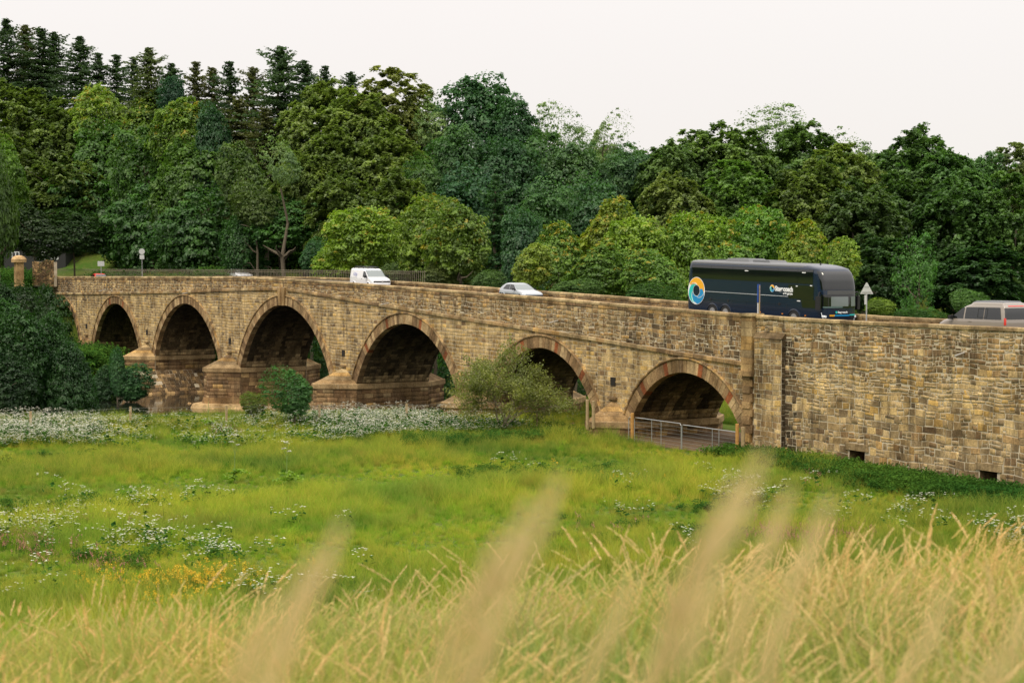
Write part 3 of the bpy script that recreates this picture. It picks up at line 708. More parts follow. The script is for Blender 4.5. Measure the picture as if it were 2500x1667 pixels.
def crown_spray(nc=150, s=.20, L_=1.5, droop=.55, nb=9, npb=16, low=-.8, rr=(.45, 1.0)):
    lb = lobes(8, .2); C = []; Nn = []; Sz = []; Vv = []; Tp = []; k = 0
    while k < nc:
        u = unit(rng.normal(size=3))
        if u[2] < low-rng.uniform(0, .3): continue
        p = u*5*lb(u)*rng.uniform(*rr)**.6; cv = rng.uniform(.2, .75)
        for j in range(nb):
            a = rng.normal(size=3)*.65+u; a[2] = a[2]*.4+.15; a = a/np.linalg.norm(a); Lb = L_*rng.uniform(.6, 1.3)
            t = rng.uniform(.08, 1, npb)[:, None]; q = p+a*Lb*t-np.array([0, 0, 1.])*Lb*droop*t*t+rng.normal(size=(npb, 3))*.09*(1.2-t*.4)
            C.append(q); Nn.append(unit(np.array([0, 0, 1.])+u*.45+rng.normal(size=(npb, 3))*.38)); Sz.append(s*rng.uniform(.7, 1.3, npb)*(1.15-.35*t[:, 0])); Vv.append(cv+rng.normal(size=npb)*.16+.15*t[:, 0]); Tp.append(np.zeros(npb))
        k += 1
    return map(np.concatenate, (C, Nn, Sz, Vv, Tp))
def crown_conifer(H=22., Rm=3.6, seed=0, sparse=1.0):
    """z from 0 (base) to H; returns leaves and the branch tube paths"""
    C = []; Nn = []; Sz = []; Vv = []; Tp = []; z = H-.3; ga = rng.uniform(0, 6)
    ph = rng.uniform(0, 6.28, 3)
    while z > 1.0:
        f = 1-z/H; Lr = Rm*(.03+1.7*f**.78)*(1.0 if f < .3 else .8)*(1+.2*sin(z*1.7+ph[0]))
        if f > .55: Lr *= rng.uniform(.6, 1)
        nbr = int((5+3*min(f*3, 1))*sparse+.5)
        for j in range(nbr):
            ga += 2.4; Lb = Lr*rng.uniform(.35, 1.25)*(1+.25*cos(ga+ph[1])); a = np.array([cos(ga), sin(ga), 0]); zj = rng.normal()*.55*min(1, f*6); npb = int(8+Lb*17)
            t = rng.uniform(.02, 1, npb)[:, None]**.7
            up = .35*(1-f) ; path = np.array([0, 0, z+zj])+a*Lb*t+np.array([0, 0, 1.])*(Lb*((up+.25*(f < .2))*t-.6*t*t*(0.3+f)+.25*t**4))
            side = np.cross(a, [0, 0, 1.]); w_ = rng.normal(size=(npb, 1))*.30*(1.15-t)*min(Lb, 2.2)*.6
            q = path+side*w_+rng.normal(size=(npb, 3))*.08-np.array([0, 0, 1.])*np.abs(w_)*.35
            C.append(q); Nn.append(unit(np.array([0, 0, .8])+a*.3+rng.normal(size=(npb, 3))*.8)); Sz.append(.24*rng.uniform(.6, 1.25, npb)*(1.1-.4*t[:, 0])); Vv.append(.45+rng.normal(size=npb)*.2-.15*(1-t[:, 0])); Tp.append(np.zeros(npb))
        z -= rng.uniform(.3, .55)*(.7+f*.8)
    n = 160; C.append(np.stack([rng.normal(size=n)*.12, rng.normal(size=n)*.12, H-rng.uniform(0, 2.2, n)], 1)); Nn.append(unit(rng.normal(size=(n, 3)))); Sz.append(np.full(n, .2)); Vv.append(rng.uniform(.3, .7, n)); Tp.append(np.zeros(n))
    return map(np.concatenate, (C, Nn, Sz, Vv, Tp))
CR = {}
def normed(it, z=5.25, r=5.0):
    c, *rest = it; c = c*np.array([r/np.percentile(np.hypot(c[:, 0], c[:, 1]), 97)]*2+[z/np.percentile(np.abs(c[:, 2][c[:, 2] > 0]), 99.3)]); return (c, *rest)
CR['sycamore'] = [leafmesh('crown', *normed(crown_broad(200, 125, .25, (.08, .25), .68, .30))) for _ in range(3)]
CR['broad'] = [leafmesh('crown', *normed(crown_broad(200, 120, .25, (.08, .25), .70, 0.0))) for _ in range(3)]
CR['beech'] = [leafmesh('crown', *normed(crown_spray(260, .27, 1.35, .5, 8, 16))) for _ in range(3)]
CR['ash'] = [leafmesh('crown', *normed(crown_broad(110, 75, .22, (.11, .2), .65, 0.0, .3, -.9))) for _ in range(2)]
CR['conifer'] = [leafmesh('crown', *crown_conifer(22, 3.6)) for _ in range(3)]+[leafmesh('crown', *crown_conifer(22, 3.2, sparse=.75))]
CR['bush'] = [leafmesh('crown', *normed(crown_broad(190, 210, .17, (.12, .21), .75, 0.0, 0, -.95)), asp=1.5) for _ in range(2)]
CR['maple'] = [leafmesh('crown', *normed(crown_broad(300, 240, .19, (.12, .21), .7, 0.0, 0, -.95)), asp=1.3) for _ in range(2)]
def tree_trunk(H, r0, spread, limbs=6, seed=0, top=.8, bare=False):
    rr = random.Random(seed); b = MB()
    pts = [Vector((rr.uniform(-.02, .02)*H*i/6, rr.uniform(-.02, .02)*H*i/6, H*top*i/6)) for i in range(7)]
    b.tube(pts, [r0*(1-.13*i) for i in range(7)], 8)
    for k in range(limbs):
        i = rr.randint(2, 5); p = pts[i]; a = rr.uniform(0, 6.28); L_ = spread*rr.uniform(.55, .95); q = [p]
        for j in range(1, 5):
            t = j/4; q.append(p+Vector((cos(a)*L_*t, sin(a)*L_*t, L_*(.75*t-.1*t*t)+rr.uniform(-.2, .2)))); a += rr.uniform(-.3, .3)
        b.tube(q, [r0*.42*(1-.2*j) for j in range(5)], 5)
    return b
PI2 = {}
def add_tree(kind, px, ytop, wid, Zd, label, col, hh=None, variant=None, bark='bark', cat='tree', name=None, group=None, behind=False, yaw=None):
    """px, ytop, wid: where the crown stands as seen from the bank (in 2352 wide photo pixels), Zd its distance"""
    k = 2500/2352; px *= k; ytop *= k; wid *= k
    col = tuple(min(.6, a*b) for a, b in zip(col, {'beech': (1.95, 2.35, 1.9), 'maple': (.85, .95, .85), 'sycamore': (1.5, 1.8, 1.3)}.get(kind, (1.45, 1.6, 1.2))))
    if behind:     # keep every tree of the wood clear of the bridge
        z0 = 120.0
        while WD(px, ytop, z0).y < 9.3+wid*z0/F/2*.9 and WD(px, ytop, z0).x > -268: z0 += 1.5
        Zd = max(Zd, z0+(max(0, Zd-198)*.9 if Zd > 198 else (Zd-145)*.12))
    top = WD(px, ytop, Zd); Rw = wid*Zd/F/2; gz = hz(top.x, top.y)
    if kind == 'conifer':
        Hc = 22*max(.62, Rw/3.6*1.0) if hh is None else hh
        base = Vector((top.x, top.y, top.z-Hc)); cz_ = base.z; sc = (Rw/2.2, Rw/2.2, Hc/22)
    else:
        Hc = (hh*k*Zd/F) if hh else Rw*2*1.15
        cz_ = top.z-Hc/2; sc = (Rw/5.2, Rw/5.2, Hc/10.6)
    if kind in ('bush', 'maple') and 0 < top.z-gz < 9: Hc = max(Hc, min(top.z-gz, Hc*1.45)); cz_ = top.z-Hc/2; sc = (Rw/5.2, Rw/5.2, Hc/10.6)
    gz = min(gz, cz_-(0 if kind == 'conifer' else Hc*.35))
    nm = name or {'conifer': 'conifer', 'sycamore': 'sycamore_tree', 'beech': 'beech_tree', 'ash': 'ash_tree', 'broad': 'broadleaf_tree', 'bush': 'bush', 'maple': 'maple_tree'}[kind]
    root = empty(nm, (top.x, top.y, gz), 0, label, cat, group)
    ms = CR[kind]; me = ms[(variant if variant is not None else int(px*7+ytop))%len(ms)]
    c = link('crown', me, root, (0, 0, cz_-gz)); c.scale = sc; c.rotation_euler = (0, 0, yaw if yaw is not None else random.uniform(0, 6.28)); c.color = (*col, 1)
    Ht = (top.z-gz); tb = tree_trunk(Ht, max(.08, Ht*.016), Rw*.8, 0 if kind == 'conifer' else 7, int(px), .93 if kind == 'conifer' else .78)
    tb.build('trunk', M[bark], root)
    return root
DK = (.030, .070, .028); OL = (.075, .090, .030); MG = (.050, .105, .026); YG = (.125, .170, .026); PA = (.105, .155, .075); BG = (.035, .085, .045); CN = (.035, .060, .034); CNB = (.065, .068, .034); OLD = (.052, .066, .020)
T = [
 # skyline conifers, left
 ('conifer', 14, 44, 105, 262, 'tallest dark conifer at the far left end of the skyline', CN, 24), ('conifer', 58, 58, 95, 268, 'brownish conifer second along the left skyline', CNB, 22), ('conifer', 96, 66, 100, 258, 'twin topped dark conifer third along the left skyline', CN, 22),
 ('conifer', 124, 74, 95, 264, 'dark conifer at the right edge of the tall left skyline clump', CN, 22), ('conifer', 184, 84, 110, 256, 'spiky conifer standing alone after the dip in the left skyline', CN, 22), ('conifer', 226, 122, 100, 252, 'rounded dark conifer left of the yellow tipped sycamore', CN, 20),
 ('conifer', 268, 126, 100, 262, 'dark conifer above the yellow tipped sycamore crown', CN, 20), ('conifer', 308, 132, 90, 266, 'dark conifer between the rounded one and the pale feathery one', CN, 20), ('conifer', 340, 110, 115, 246, 'pale feathery conifer above the big green sycamore', (.085, .105, .055), 20),
 ('conifer', 395, 146, 100, 256, 'short conifer just right of the pale feathery one', CN, 18), ('conifer', 450, 142, 95, 250, 'thin olive conifer left of the ivy clad tree', CNB, 20), ('conifer', 488, 156, 90, 258, 'reddish brown conifer above the ivy clad tree', CNB, 19),
 ('conifer', 528, 142, 110, 250, 'broad conifer with flat top over the brown trunks', CN, 22), ('conifer', 580, 156, 100, 254, 'brownish conifer left of the tall spiky one', CNB, 22), ('conifer', 645, 108, 145, 242, 'tall spiky conifer rising highest in the middle of the skyline', (.045, .078, .042), 24),
 ('conifer', 700, 140, 120, 246, 'leaning conifer right beside the tall spiky one', CN, 22), ('conifer', 748, 152, 90, 258, 'small conifer top peeping over the olive beech', CN, 20), ('conifer', 806, 166, 90, 262, 'last dark conifer top on the middle skyline', CN, 20), ('conifer', 550, 230, 120, 240, 'shaded conifer with bare lower trunk behind the green sycamore', CNB, 18), ('conifer', 610, 250, 110, 238, 'shaded brown conifer below the tall spiky one', CNB, 17),
 # left wood
 ('beech', 50, 190, 250, 232, 'dark olive beech under the leftmost conifers', OLD), ('beech', 140, 230, 240, 226, 'dusky beech left of the yellow tipped sycamore', OLD), ('beech', 20, 300, 230, 214, 'dark olive beech at the left picture edge halfway up the wood', OLD), ('beech', 130, 360, 240, 206, 'hanging dark beech above the stone gatepost', OLD, 260),
 ('broad', 8, 320, 110, 150, 'bright green tree at the left edge with drooping leafy boughs', (.07, .13, .018), 190), ('broad', 12, 430, 120, 148, 'leafy green tree at the left edge beside the bridge end', (.045, .085, .016), 260),
 ('sycamore', 235, 200, 190, 230, 'sycamore with bright orange yellow top below the skyline conifers', (.11, .15, .02)), ('sycamore', 330, 205, 200, 236, 'tall green sycamore with olive yellow top at the wood centre left', (.085, .125, .02)), ('sycamore', 420, 225, 190, 228, 'yellowish green sycamore beside the ivy clad tree', (.085, .125, .025)),
 ('broad', 402, 176, 80, 240, 'ivy clad tree top of dense dark blue green', (.02, .06, .04), 100), ('broad', 480, 240, 120, 226, 'narrow dark ivy covered tree right of the green sycamores', (.025, .065, .035), 240), ('broad', 230, 280, 230, 218, 'large mid green tree under the orange topped sycamore', MG), ('broad', 330, 300, 230, 214, 'shaded green tree in the middle of the left wood', (.042, .09, .022)),
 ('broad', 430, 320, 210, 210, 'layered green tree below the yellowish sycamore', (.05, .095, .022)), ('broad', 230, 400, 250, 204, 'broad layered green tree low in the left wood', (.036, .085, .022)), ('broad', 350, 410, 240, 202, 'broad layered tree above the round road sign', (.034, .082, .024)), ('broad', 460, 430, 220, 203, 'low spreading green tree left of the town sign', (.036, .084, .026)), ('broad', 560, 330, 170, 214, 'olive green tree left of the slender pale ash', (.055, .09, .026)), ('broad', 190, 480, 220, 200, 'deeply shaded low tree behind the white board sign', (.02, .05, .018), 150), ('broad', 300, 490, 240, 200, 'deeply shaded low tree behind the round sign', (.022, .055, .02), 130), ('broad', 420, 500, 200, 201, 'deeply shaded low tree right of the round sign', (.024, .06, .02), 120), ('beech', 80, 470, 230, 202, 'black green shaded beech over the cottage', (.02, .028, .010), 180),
 ('ash', 655, 300, 120, 206, 'slender pale ash with visible grey stem in front of the beeches', PA, 150), ('broad', 590, 420, 120, 202, 'small olive tree at the foot of the slender ash', (.06, .09, .03)), ('broad', 650, 440, 190, 198, 'bright green spreading tree above the grassy bank', (.05, .12, .035), 140), ('broad', 560, 490, 130, 199, 'dark green shrubby tree left of the grassy bank', (.03, .075, .028)), ('beech', 700, 350, 170, 212, 'olive brown beech behind the slender ash', OL),
 # middle wood
 ('beech', 740, 185, 230, 236, 'olive beech below the spiky conifers', OL), ('beech', 830, 205, 240, 230, 'broad olive beech in the middle of the wood', OL), ('beech', 905, 158, 210, 238, 'tall airy beech with open domed top on the skyline', (.085, .085, .03)), ('beech', 770, 300, 230, 216, 'dark olive beech in the heart of the middle wood', OLD), ('beech', 880, 300, 230, 214, 'dense olive beech below the domed one', OL), ('beech', 800, 400, 230, 204, 'dark beech just above the yellow green sycamores', OLD), ('beech', 900, 390, 230, 202, 'shaded beech left of the teal green trees', OLD), ('broad', 970, 360, 120, 206, 'mid green tree hanging between two olive beeches', (.05, .10, .03), 150),
 ('ash', 1000, 205, 110, 232, 'thin pale ash with bare pale boughs left of the great sycamore', PA, 170), ('broad', 1110, 176, 240, 236, 'great dark green sycamore forming the round dome of the skyline', BG, 260), ('broad', 1180, 220, 150, 232, 'dark green tree on the right shoulder of the great dome', BG), ('broad', 1050, 290, 180, 218, 'green tree under the left side of the great dome', (.04, .09, .034)), ('broad', 1150, 320, 200, 216, 'dark green tree under the great dome', (.028, .07, .034)), ('broad', 1060, 390, 200, 204, 'teal green shaded tree over the orange tipped sycamore', (.026, .07, .04)), ('conifer', 1140, 400, 120, 196, 'pointed dark green tree behind the front sycamores', (.04, .085, .045), 18),
 ('ash', 1265, 236, 150, 240, 'pale green ash on the skyline right of the great dome', PA), ('ash', 1385, 250, 105, 246, 'slim pale ash standing out alone before the gap in the skyline', (.12, .165, .085), 150), ('ash', 1325, 285, 130, 240, 'thin pale ash between the two skyline ashes', PA), ('broad', 1230, 300, 190, 222, 'dark tree with outstretched limb below the pale ashes', (.04, .085, .035)), ('broad', 1330, 330, 190, 220, 'soft green tree below the thin ashes', (.055, .105, .05)), ('broad', 1420, 345, 150, 222, 'soft blue green tree at the lowest dip of the skyline', (.05, .10, .055)), ('broad', 1250, 420, 170, 196, 'upright mid green tree behind the front sycamores', (.045, .10, .04)), ('broad', 1370, 410, 220, 200, 'blue green tree between ash and orange topped sycamore', (.04, .09, .048)), ('broad', 1190, 480, 150, 186, 'shaded green tree between the two groups of front sycamores', (.03, .075, .04), 240),
 # right wood
 ('broad', 1470, 360, 110, 224, 'dark rounded tree right of the skyline gap', (.025, .065, .045)), ('beech', 1530, 325, 160, 218, 'dull green pointed beech right of the skyline gap', (.06, .085, .035)), ('beech', 1610, 300, 200, 224, 'airy beech left of the high ash top', (.065, .088, .035)), ('ash', 1780, 238, 190, 244, 'pale ash top rising above the right wood', PA, 130), ('beech', 1700, 285, 250, 222, 'domed dark beech left under the pale ash top', (.055, .078, .028)), ('beech', 1830, 285, 270, 224, 'domed beech right under the pale ash top', (.048, .072, .028)), ('beech', 1930, 330, 200, 216, 'olive beech sloping down right of the ash top', OL), ('ash', 1980, 292, 160, 240, 'pale ash peeping out between two dark domes on the right', PA), ('beech', 2090, 290, 250, 226, 'dark round beech dome on the right skyline', (.038, .062, .026)), ('beech', 2190, 345, 200, 222, 'green beech right of the dark round dome', (.042, .075, .028)), ('broad', 2255, 350, 120, 226, 'bright green tree top near the right end of the skyline', (.055, .12, .04)), ('beech', 2335, 328, 160, 228, 'airy brownish tree top at the right picture edge', (.07, .08, .04)),
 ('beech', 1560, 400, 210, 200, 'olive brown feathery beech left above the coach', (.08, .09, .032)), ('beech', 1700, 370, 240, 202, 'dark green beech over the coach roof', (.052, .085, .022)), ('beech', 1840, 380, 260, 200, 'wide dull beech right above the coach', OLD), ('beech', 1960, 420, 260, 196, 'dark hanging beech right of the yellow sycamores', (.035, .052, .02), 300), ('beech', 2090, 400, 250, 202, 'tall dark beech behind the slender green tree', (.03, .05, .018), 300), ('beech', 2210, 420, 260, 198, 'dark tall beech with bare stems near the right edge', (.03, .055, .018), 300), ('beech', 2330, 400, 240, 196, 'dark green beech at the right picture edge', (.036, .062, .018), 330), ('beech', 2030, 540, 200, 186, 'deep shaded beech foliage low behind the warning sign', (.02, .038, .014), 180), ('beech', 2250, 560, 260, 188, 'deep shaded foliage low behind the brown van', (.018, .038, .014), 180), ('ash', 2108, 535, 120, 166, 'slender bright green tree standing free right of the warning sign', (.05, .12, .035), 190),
 # sycamores just behind the bridge
 ('sycamore', 840, 478, 190, 164, 'yellow green sycamore behind the white van', YG, 170), ('sycamore', 800, 545, 170, 158, 'low yellow green sycamore left above the white van', (.12, .17, .02), 120), ('sycamore', 985, 448, 160, 170, 'sycamore with orange seed clusters right of the van', (.10, .135, .025)), ('sycamore', 1060, 470, 180, 166, 'olive sycamore right of the orange seeded one', (.085, .12, .025)), ('sycamore', 1000, 540, 200, 158, 'dark olive sycamore behind the bridge between van and car', (.075, .105, .025), 150),
 ('sycamore', 1225, 560, 130, 156, 'small yellowish sycamore above the silver car', (.12, .145, .025), 120), ('sycamore', 1290, 510, 160, 162, 'green sycamore right above the silver car', (.08, .125, .03)), ('sycamore', 1395, 455, 190, 166, 'sycamore with strongly orange top behind the bridge', (.12, .14, .02)), ('sycamore', 1470, 500, 180, 162, 'yellow green sycamore left of the coach', YG), ('sycamore', 1370, 560, 200, 154, 'green sycamore low behind the parapet left of the coach', (.075, .12, .03), 140), ('sycamore', 1500, 575, 180, 150, 'leafy sycamore touching the rear of the coach', (.075, .125, .03), 130), ('sycamore', 1600, 490, 190, 162, 'yellow green sycamore behind the rear of the coach', (.11, .16, .028)), ('sycamore', 1730, 475, 180, 164, 'bright green sycamore above the coach roof hatch', (.085, .15, .03)), ('sycamore', 1860, 505, 150, 160, 'yellow sycamore above the front of the coach', (.115, .15, .02)), ('sycamore', 1925, 545, 110, 156, 'yellow tipped sycamore just beyond the coach windscreen', YG), ('sycamore', 1680, 560, 200, 156, 'low green sycamore hidden half behind the coach', (.085, .14, .03)),
]
for t in T: add_tree(*t[:7], hh=t[7] if len(t) > 7 else None, group='trees of the wood behind the bridge', behind=True)
B = [
 ('bush', 715, 545, 120, 176, 'dark green shrub left of the yellow green sycamore', (.028, .08, .03), 110), ('bush', 1000, 600, 110, 152, 'grey olive willow bush behind the parapet', (.075, .095, .04), 80), ('bush', 915, 600, 110, 155, 'grey green bush right of the white van', (.06, .095, .035), 80), ('bush', 1110, 620, 110, 150, 'green bush left of the silver car', (.06, .105, .035), 60),
 ('bush', 535, 566, 88, 222, 'round grey green bush under the town sign', (.06, .11, .05), 62), ('bush', 322, 588, 50, 214, 'small bright bush at the foot of the round sign', (.05, .11, .02), 36), ('bush', 368, 588, 56, 213, 'small leafy bush right of the round sign', (.055, .12, .03), 36), ('bush', 440, 592, 60, 214, 'low green bush behind the railing', (.06, .12, .035), 26), ('bush', 232, 603, 70, 221, 'low hedge bush by the white board sign', (.02, .055, .018), 12),
 ('bush', 2008, 684, 90, 122, 'rounded yellow green bush behind the warning sign', (.13, .18, .035), 50), ('bush', 2235, 664, 120, 112, 'young grey green sapling left above the brown van', (.07, .13, .05), 80), ('bush', 2110, 708, 140, 116, 'low hedge behind the parapet left of the brown van', (.045, .10, .028), 30), ('bush', 128, 588, 22, 232, 'dark clipped conical bush by the ruined wall', (.02, .06, .018), 32), ('bush', 1320, 640, 150, 148, 'leafy green bush behind the parapet right of the silver car', (.055, .10, .03), 60), ('bush', 1480, 650, 150, 144, 'dark leafy bush by the parapet before the coach', (.045, .095, .03), 60),
]
for t in B: add_tree(*t[:7], hh=t[7], cat='bush', behind=True)
# trees and bushes on the near river bank and below the bridge
add_tree('maple', 45, 692, 225, 132, 'large dark green maple on the near river bank covering the first arch', (.034, .092, .024), 290, 0, name='maple_tree')
add_tree('maple', 145, 790, 165, 133, 'right hand bough mass of leafy maple reaching in front of the second arch', (.032, .088, .024), 215, 1, name='maple_tree')
add_tree('maple', 20, 800, 190, 130, 'low dark maple growth at the left edge above the flowers', (.026, .066, .020), 180, 0, name='maple_tree')
add_tree('maple', 268, 800, 62, 186, 'small bright sapling growing in front of the second arch', (.06, .16, .055), 90, 0, name='maple_sapling', cat='sapling')
add_tree('maple', 300, 835, 100, 187, 'leafy young maple clump at the waterside by the second pier', (.05, .14, .05), 70, 0, name='maple_sapling', cat='sapling')
add_tree('maple', 235, 840, 90, 189, 'dark leafy clump between the big maple and the sapling', (.03, .085, .03), 70, 1, name='maple_sapling', cat='sapling')
add_tree('bush', 676, 846, 150, 126.5, 'rounded dark green bush in front of the fourth arch', (.042, .105, .034), 112, 0, cat='bush')
add_tree('bush', 582, 900, 76, 131, 'low olive bush beside the rounded green bush', (.085, .115, .028), 46, 1, cat='bush')
for (px, yt, wd, Zd, lb, c, h) in [(745, 780, 110, 190, 'dark green shrubs seen through the middle arch', (.03, .08, .028), 160), (1030, 800, 110, 168, 'green shrubs seen through the fifth arch', (.035, .10, .03), 150), (1310, 860, 90, 150, 'dark shrub seen through the sixth arch', (.03, .07, .025), 60)]:
    add_tree('bush', px, yt, wd, Zd, lb, c, h, cat='bush')
add_tree('broad', -8, 330, 112, 150, 'drooping leafy tree cut by the left edge above the big maple', (.040, .075, .014), 340, cat='tree')
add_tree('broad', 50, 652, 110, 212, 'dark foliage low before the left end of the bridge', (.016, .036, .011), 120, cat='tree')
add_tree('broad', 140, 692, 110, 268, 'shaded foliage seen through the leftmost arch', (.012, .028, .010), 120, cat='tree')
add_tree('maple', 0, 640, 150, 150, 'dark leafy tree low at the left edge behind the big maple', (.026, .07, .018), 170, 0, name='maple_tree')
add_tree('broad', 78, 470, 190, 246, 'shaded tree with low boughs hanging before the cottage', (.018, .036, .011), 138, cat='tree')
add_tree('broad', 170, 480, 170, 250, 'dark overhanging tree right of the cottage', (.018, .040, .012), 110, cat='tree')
add_tree('broad', 112, 655, 95, 208, 'dark green tree growing on the bank before the leftmost arch pier', (.018, .045, .013), 190, cat='tree')
add_tree('maple', 105, 722, 165, 134, 'middle bough mass of leafy maple above the white flowers', (.034, .092, .024), 235, 1, name='maple_tree')
# the nearly bare thorn bush
rr = random.Random(3); tb = MB(); LC = []
base = WD(1153*1.063, 975*1.063, 123); base.z = hz(base.x, base.y)
def grow(p, d, L_, r, k):
    q = [p]; n = 4
    for j in range(n):
        d = (d+Vector((rr.uniform(-.3, .3), rr.uniform(-.3, .3), rr.uniform(-.2, .22)))).normalized(); q.append(q[-1]+d*L_/n)
    tb.tube(q, [r*(1-.16*j) for j in range(n+1)], 5 if k < 2 else 3, False)
    if k >= 3:
        for j in range(6):
            c = q[rr.randint(1, n)]; LC.append(c+Vector((rr.gauss(0, .10), rr.gauss(0, .10), rr.gauss(0, .08))))
    if k < 5:
        for j in range(3 if k < 4 else 2):
            a = rr.randint(2, n); e = (d+Vector((rr.uniform(-1, 1), rr.uniform(-1, 1), rr.uniform(-.55, .8)))).normalized(); grow(q[a], e, L_*rr.uniform(.62, .82), r*.55, k+1)
for j in range(6): grow(Vector((rr.uniform(-.5, .5), rr.uniform(-.5, .5), 0)), Vector((rr.uniform(-.8, .8), rr.uniform(-.7, .7), 1.25)).normalized(), 2.45, .075, 0)
th = empty('thorn_bush', base, 0, 'twiggy half bare thorn bush in front of the sixth arch', 'bush')
tb.build('branches', M['palebark'], th)
LC = np.array([tuple(p) for p in LC]); LC = np.repeat(LC, 2, 0)+rng.normal(size=(len(LC)*2, 3))*.12; n = len(LC); lm = leafmesh('crown', LC, unit(rng.normal(size=(n, 3))+[0, 0, .6]), rng.uniform(.06, .11, n), rng.uniform(.2, .9, n), np.zeros(n))
c = link('crown', lm, th); c.color = (.17, .20, .05, 1)

# ---------------------------------------------------------------- scattered ground cover (geometry nodes)
def scatter(name, P, rz, sc, tint, protos, tilt=None, label=None, ix=None):
    P = np.asarray(P, dtype=np.float32); n = len(P)
    pc = bpy.data.collections.new(name+'_kinds')
    for i, me in enumerate(protos):
        o = bpy.data.objects.new(f'{name}_kind_{"abcdefgh"[i]}', me); pc.objects.link(o)
    me = bpy.data.meshes.new(name); me.vertices.add(n); me.vertices.foreach_set('co', P.ravel())
    for nm, a, t in (('rz', rz, 'FLOAT'), ('sc', sc, 'FLOAT'), ('tint', tint, 'FLOAT'), ('tl', tilt if tilt is not None else np.zeros(n), 'FLOAT')):
        at = me.attributes.new(nm, t, 'POINT'); at.data.foreach_set('value', np.asarray(a, dtype=np.float32))
    at = me.attributes.new('ix', 'INT', 'POINT'); at.data.foreach_set('value', (rng.integers(0, len(protos), n) if ix is None else np.asarray(ix)).astype(np.int32))
    o = link(name, me, kind='stuff', label=label)
    ng = bpy.data.node_groups.new(name, 'GeometryNodeTree'); ng.interface.new_socket('Geometry', in_out='INPUT', socket_type='NodeSocketGeometry'); ng.interface.new_socket('Geometry', in_out='OUTPUT', socket_type='NodeSocketGeometry')
    A = ng.nodes.new; Lk = ng.links.new; gi = A('NodeGroupInput'); go = A('NodeGroupOutput'); ip = A('GeometryNodeInstanceOnPoints'); ci = A('GeometryNodeCollectionInfo')
    ci.inputs['Collection'].default_value = pc; ci.inputs['Separate Children'].default_value = True; ci.inputs['Reset Children'].default_value = True
    def na(nm, t='FLOAT'):
        x = A('GeometryNodeInputNamedAttribute'); x.data_type = t; x.inputs['Name'].default_value = nm; return x.outputs['Attribute']
    mp = A('GeometryNodeMeshToPoints'); Lk(gi.outputs[0], mp.inputs[0]); Lk(mp.outputs[0], ip.inputs['Points'])
    Lk(ci.outputs[0], ip.inputs['Instance']); ip.inputs['Pick Instance'].default_value = True; Lk(na('ix', 'INT'), ip.inputs['Instance Index'])
    cx_ = A('ShaderNodeCombineXYZ'); Lk(na('rz'), cx_.inputs[2]); Lk(na('tl'), cx_.inputs[1]); Lk(cx_.outputs[0], ip.inputs['Rotation']); Lk(na('sc'), ip.inputs['Scale'])
    Lk(ip.outputs[0], go.inputs[0]); md = o.modifiers.new('scatter', 'NODES'); md.node_group = ng
    return o
def blades(n, h, wd, rad, lean=.35, vrange=(0, .4), mt='meadow', hv=.3, seg=3):
    V = []; Q = []; v = []
    for i in range(n):
        a, r = rng.uniform(0, 6.28), rad*sqrt(rng.random()); p = np.array([cos(a)*r, sin(a)*r, 0]); b_ = rng.uniform(0, 6.28); d = np.array([cos(b_), sin(b_), 0]); e = rng.uniform(0, 6.28); side = np.array([cos(e), sin(e), 0]); H = h*rng.uniform(1-hv, 1+hv); ln = lean*rng.uniform(.2, 1.4); c0 = rng.uniform(*vrange)
        i0 = len(V)
        for k in range(seg+1):
            t = k/seg; q = p+d*H*ln*t*t+np.array([0, 0, H*t*(1-.25*ln*t)]); w_ = wd*(1-t)**.7 if k < seg else wd*.08
            V += [q-side*w_/2, q+side*w_/2]
        for k in range(seg): Q.append((i0+2*k, i0+2*k+1, i0+2*k+3, i0+2*k+2)); v.append(min(1, c0+.25*(k/seg)))
    return V, Q, v
def tuft(*a, mt='meadow', extra=None, **k):
    V, Q, v = blades(*a, **k)
    return npmesh('tuft', V, Q, M[mt], {'v': ('FLOAT', v)})
def heads(nst, h, lean, wd=.004, headlen=.16, sp=34, spw=.010, rad=.12):
    """tall grass stems with feathery seed heads"""
    V = []; Q = []; v = []
    for i in range(nst):
        a, r = rng.uniform(0, 6.28), rad*sqrt(rng.random()); p = np.array([cos(a)*r, sin(a)*r, 0]); H = h*rng.uniform(.72, 1.15); ang = rng.normal(0, .5); d = np.array([cos(ang), sin(ang), 0]); ln = lean*rng.uniform(.4, 1.7)
        f = lambda t: p+d*H*ln*t**2.2+np.array([0, 0, H*t*(1-.22*ln*t*t)])
        e = rng.uniform(0, 6.28); side = np.array([cos(e), sin(e), 0]); i0 = len(V)
        for k in range(6):
            q = f(k/5); V += [q-side*wd/2*(1.2-k*.12), q+side*wd/2*(1.2-k*.12)]
        for k in range(5): Q.append((i0+2*k, i0+2*k+1, i0+2*k+3, i0+2*k+2)); v.append(.12+.12*k)
        hl = headlen*rng.uniform(.7, 1.3)/H; cv = rng.uniform(.5, 1)
        ns = int(sp*rng.uniform(.7, 1.2))
        for k in range(ns):
            t = 1-hl+hl*(k/ns); q = f(t); tn = unit((f(min(t+.02, 1.02))-q)[None])[0]; o = rng.normal(size=3); o -= tn*o.dot(tn); o = o/np.linalg.norm(o); env = sin(pi*min(1, .12+.88*k/ns))**.8
            L2 = spw*2.0*rng.uniform(.7, 1.4); tip_ = q+o*spw*1.25*env+tn*L2; sd_ = np.cross(tn, o)*spw*.42
            i0 = len(V); V += [q, q+o*spw*.6*env+tn*L2*.5+sd_, tip_, q+o*spw*.6*env+tn*L2*.5-sd_]; Q.append((i0, i0+1, i0+2, i0+3)); v.append(min(1, cv*rng.uniform(.85, 1.1)))
    return V, Q, v
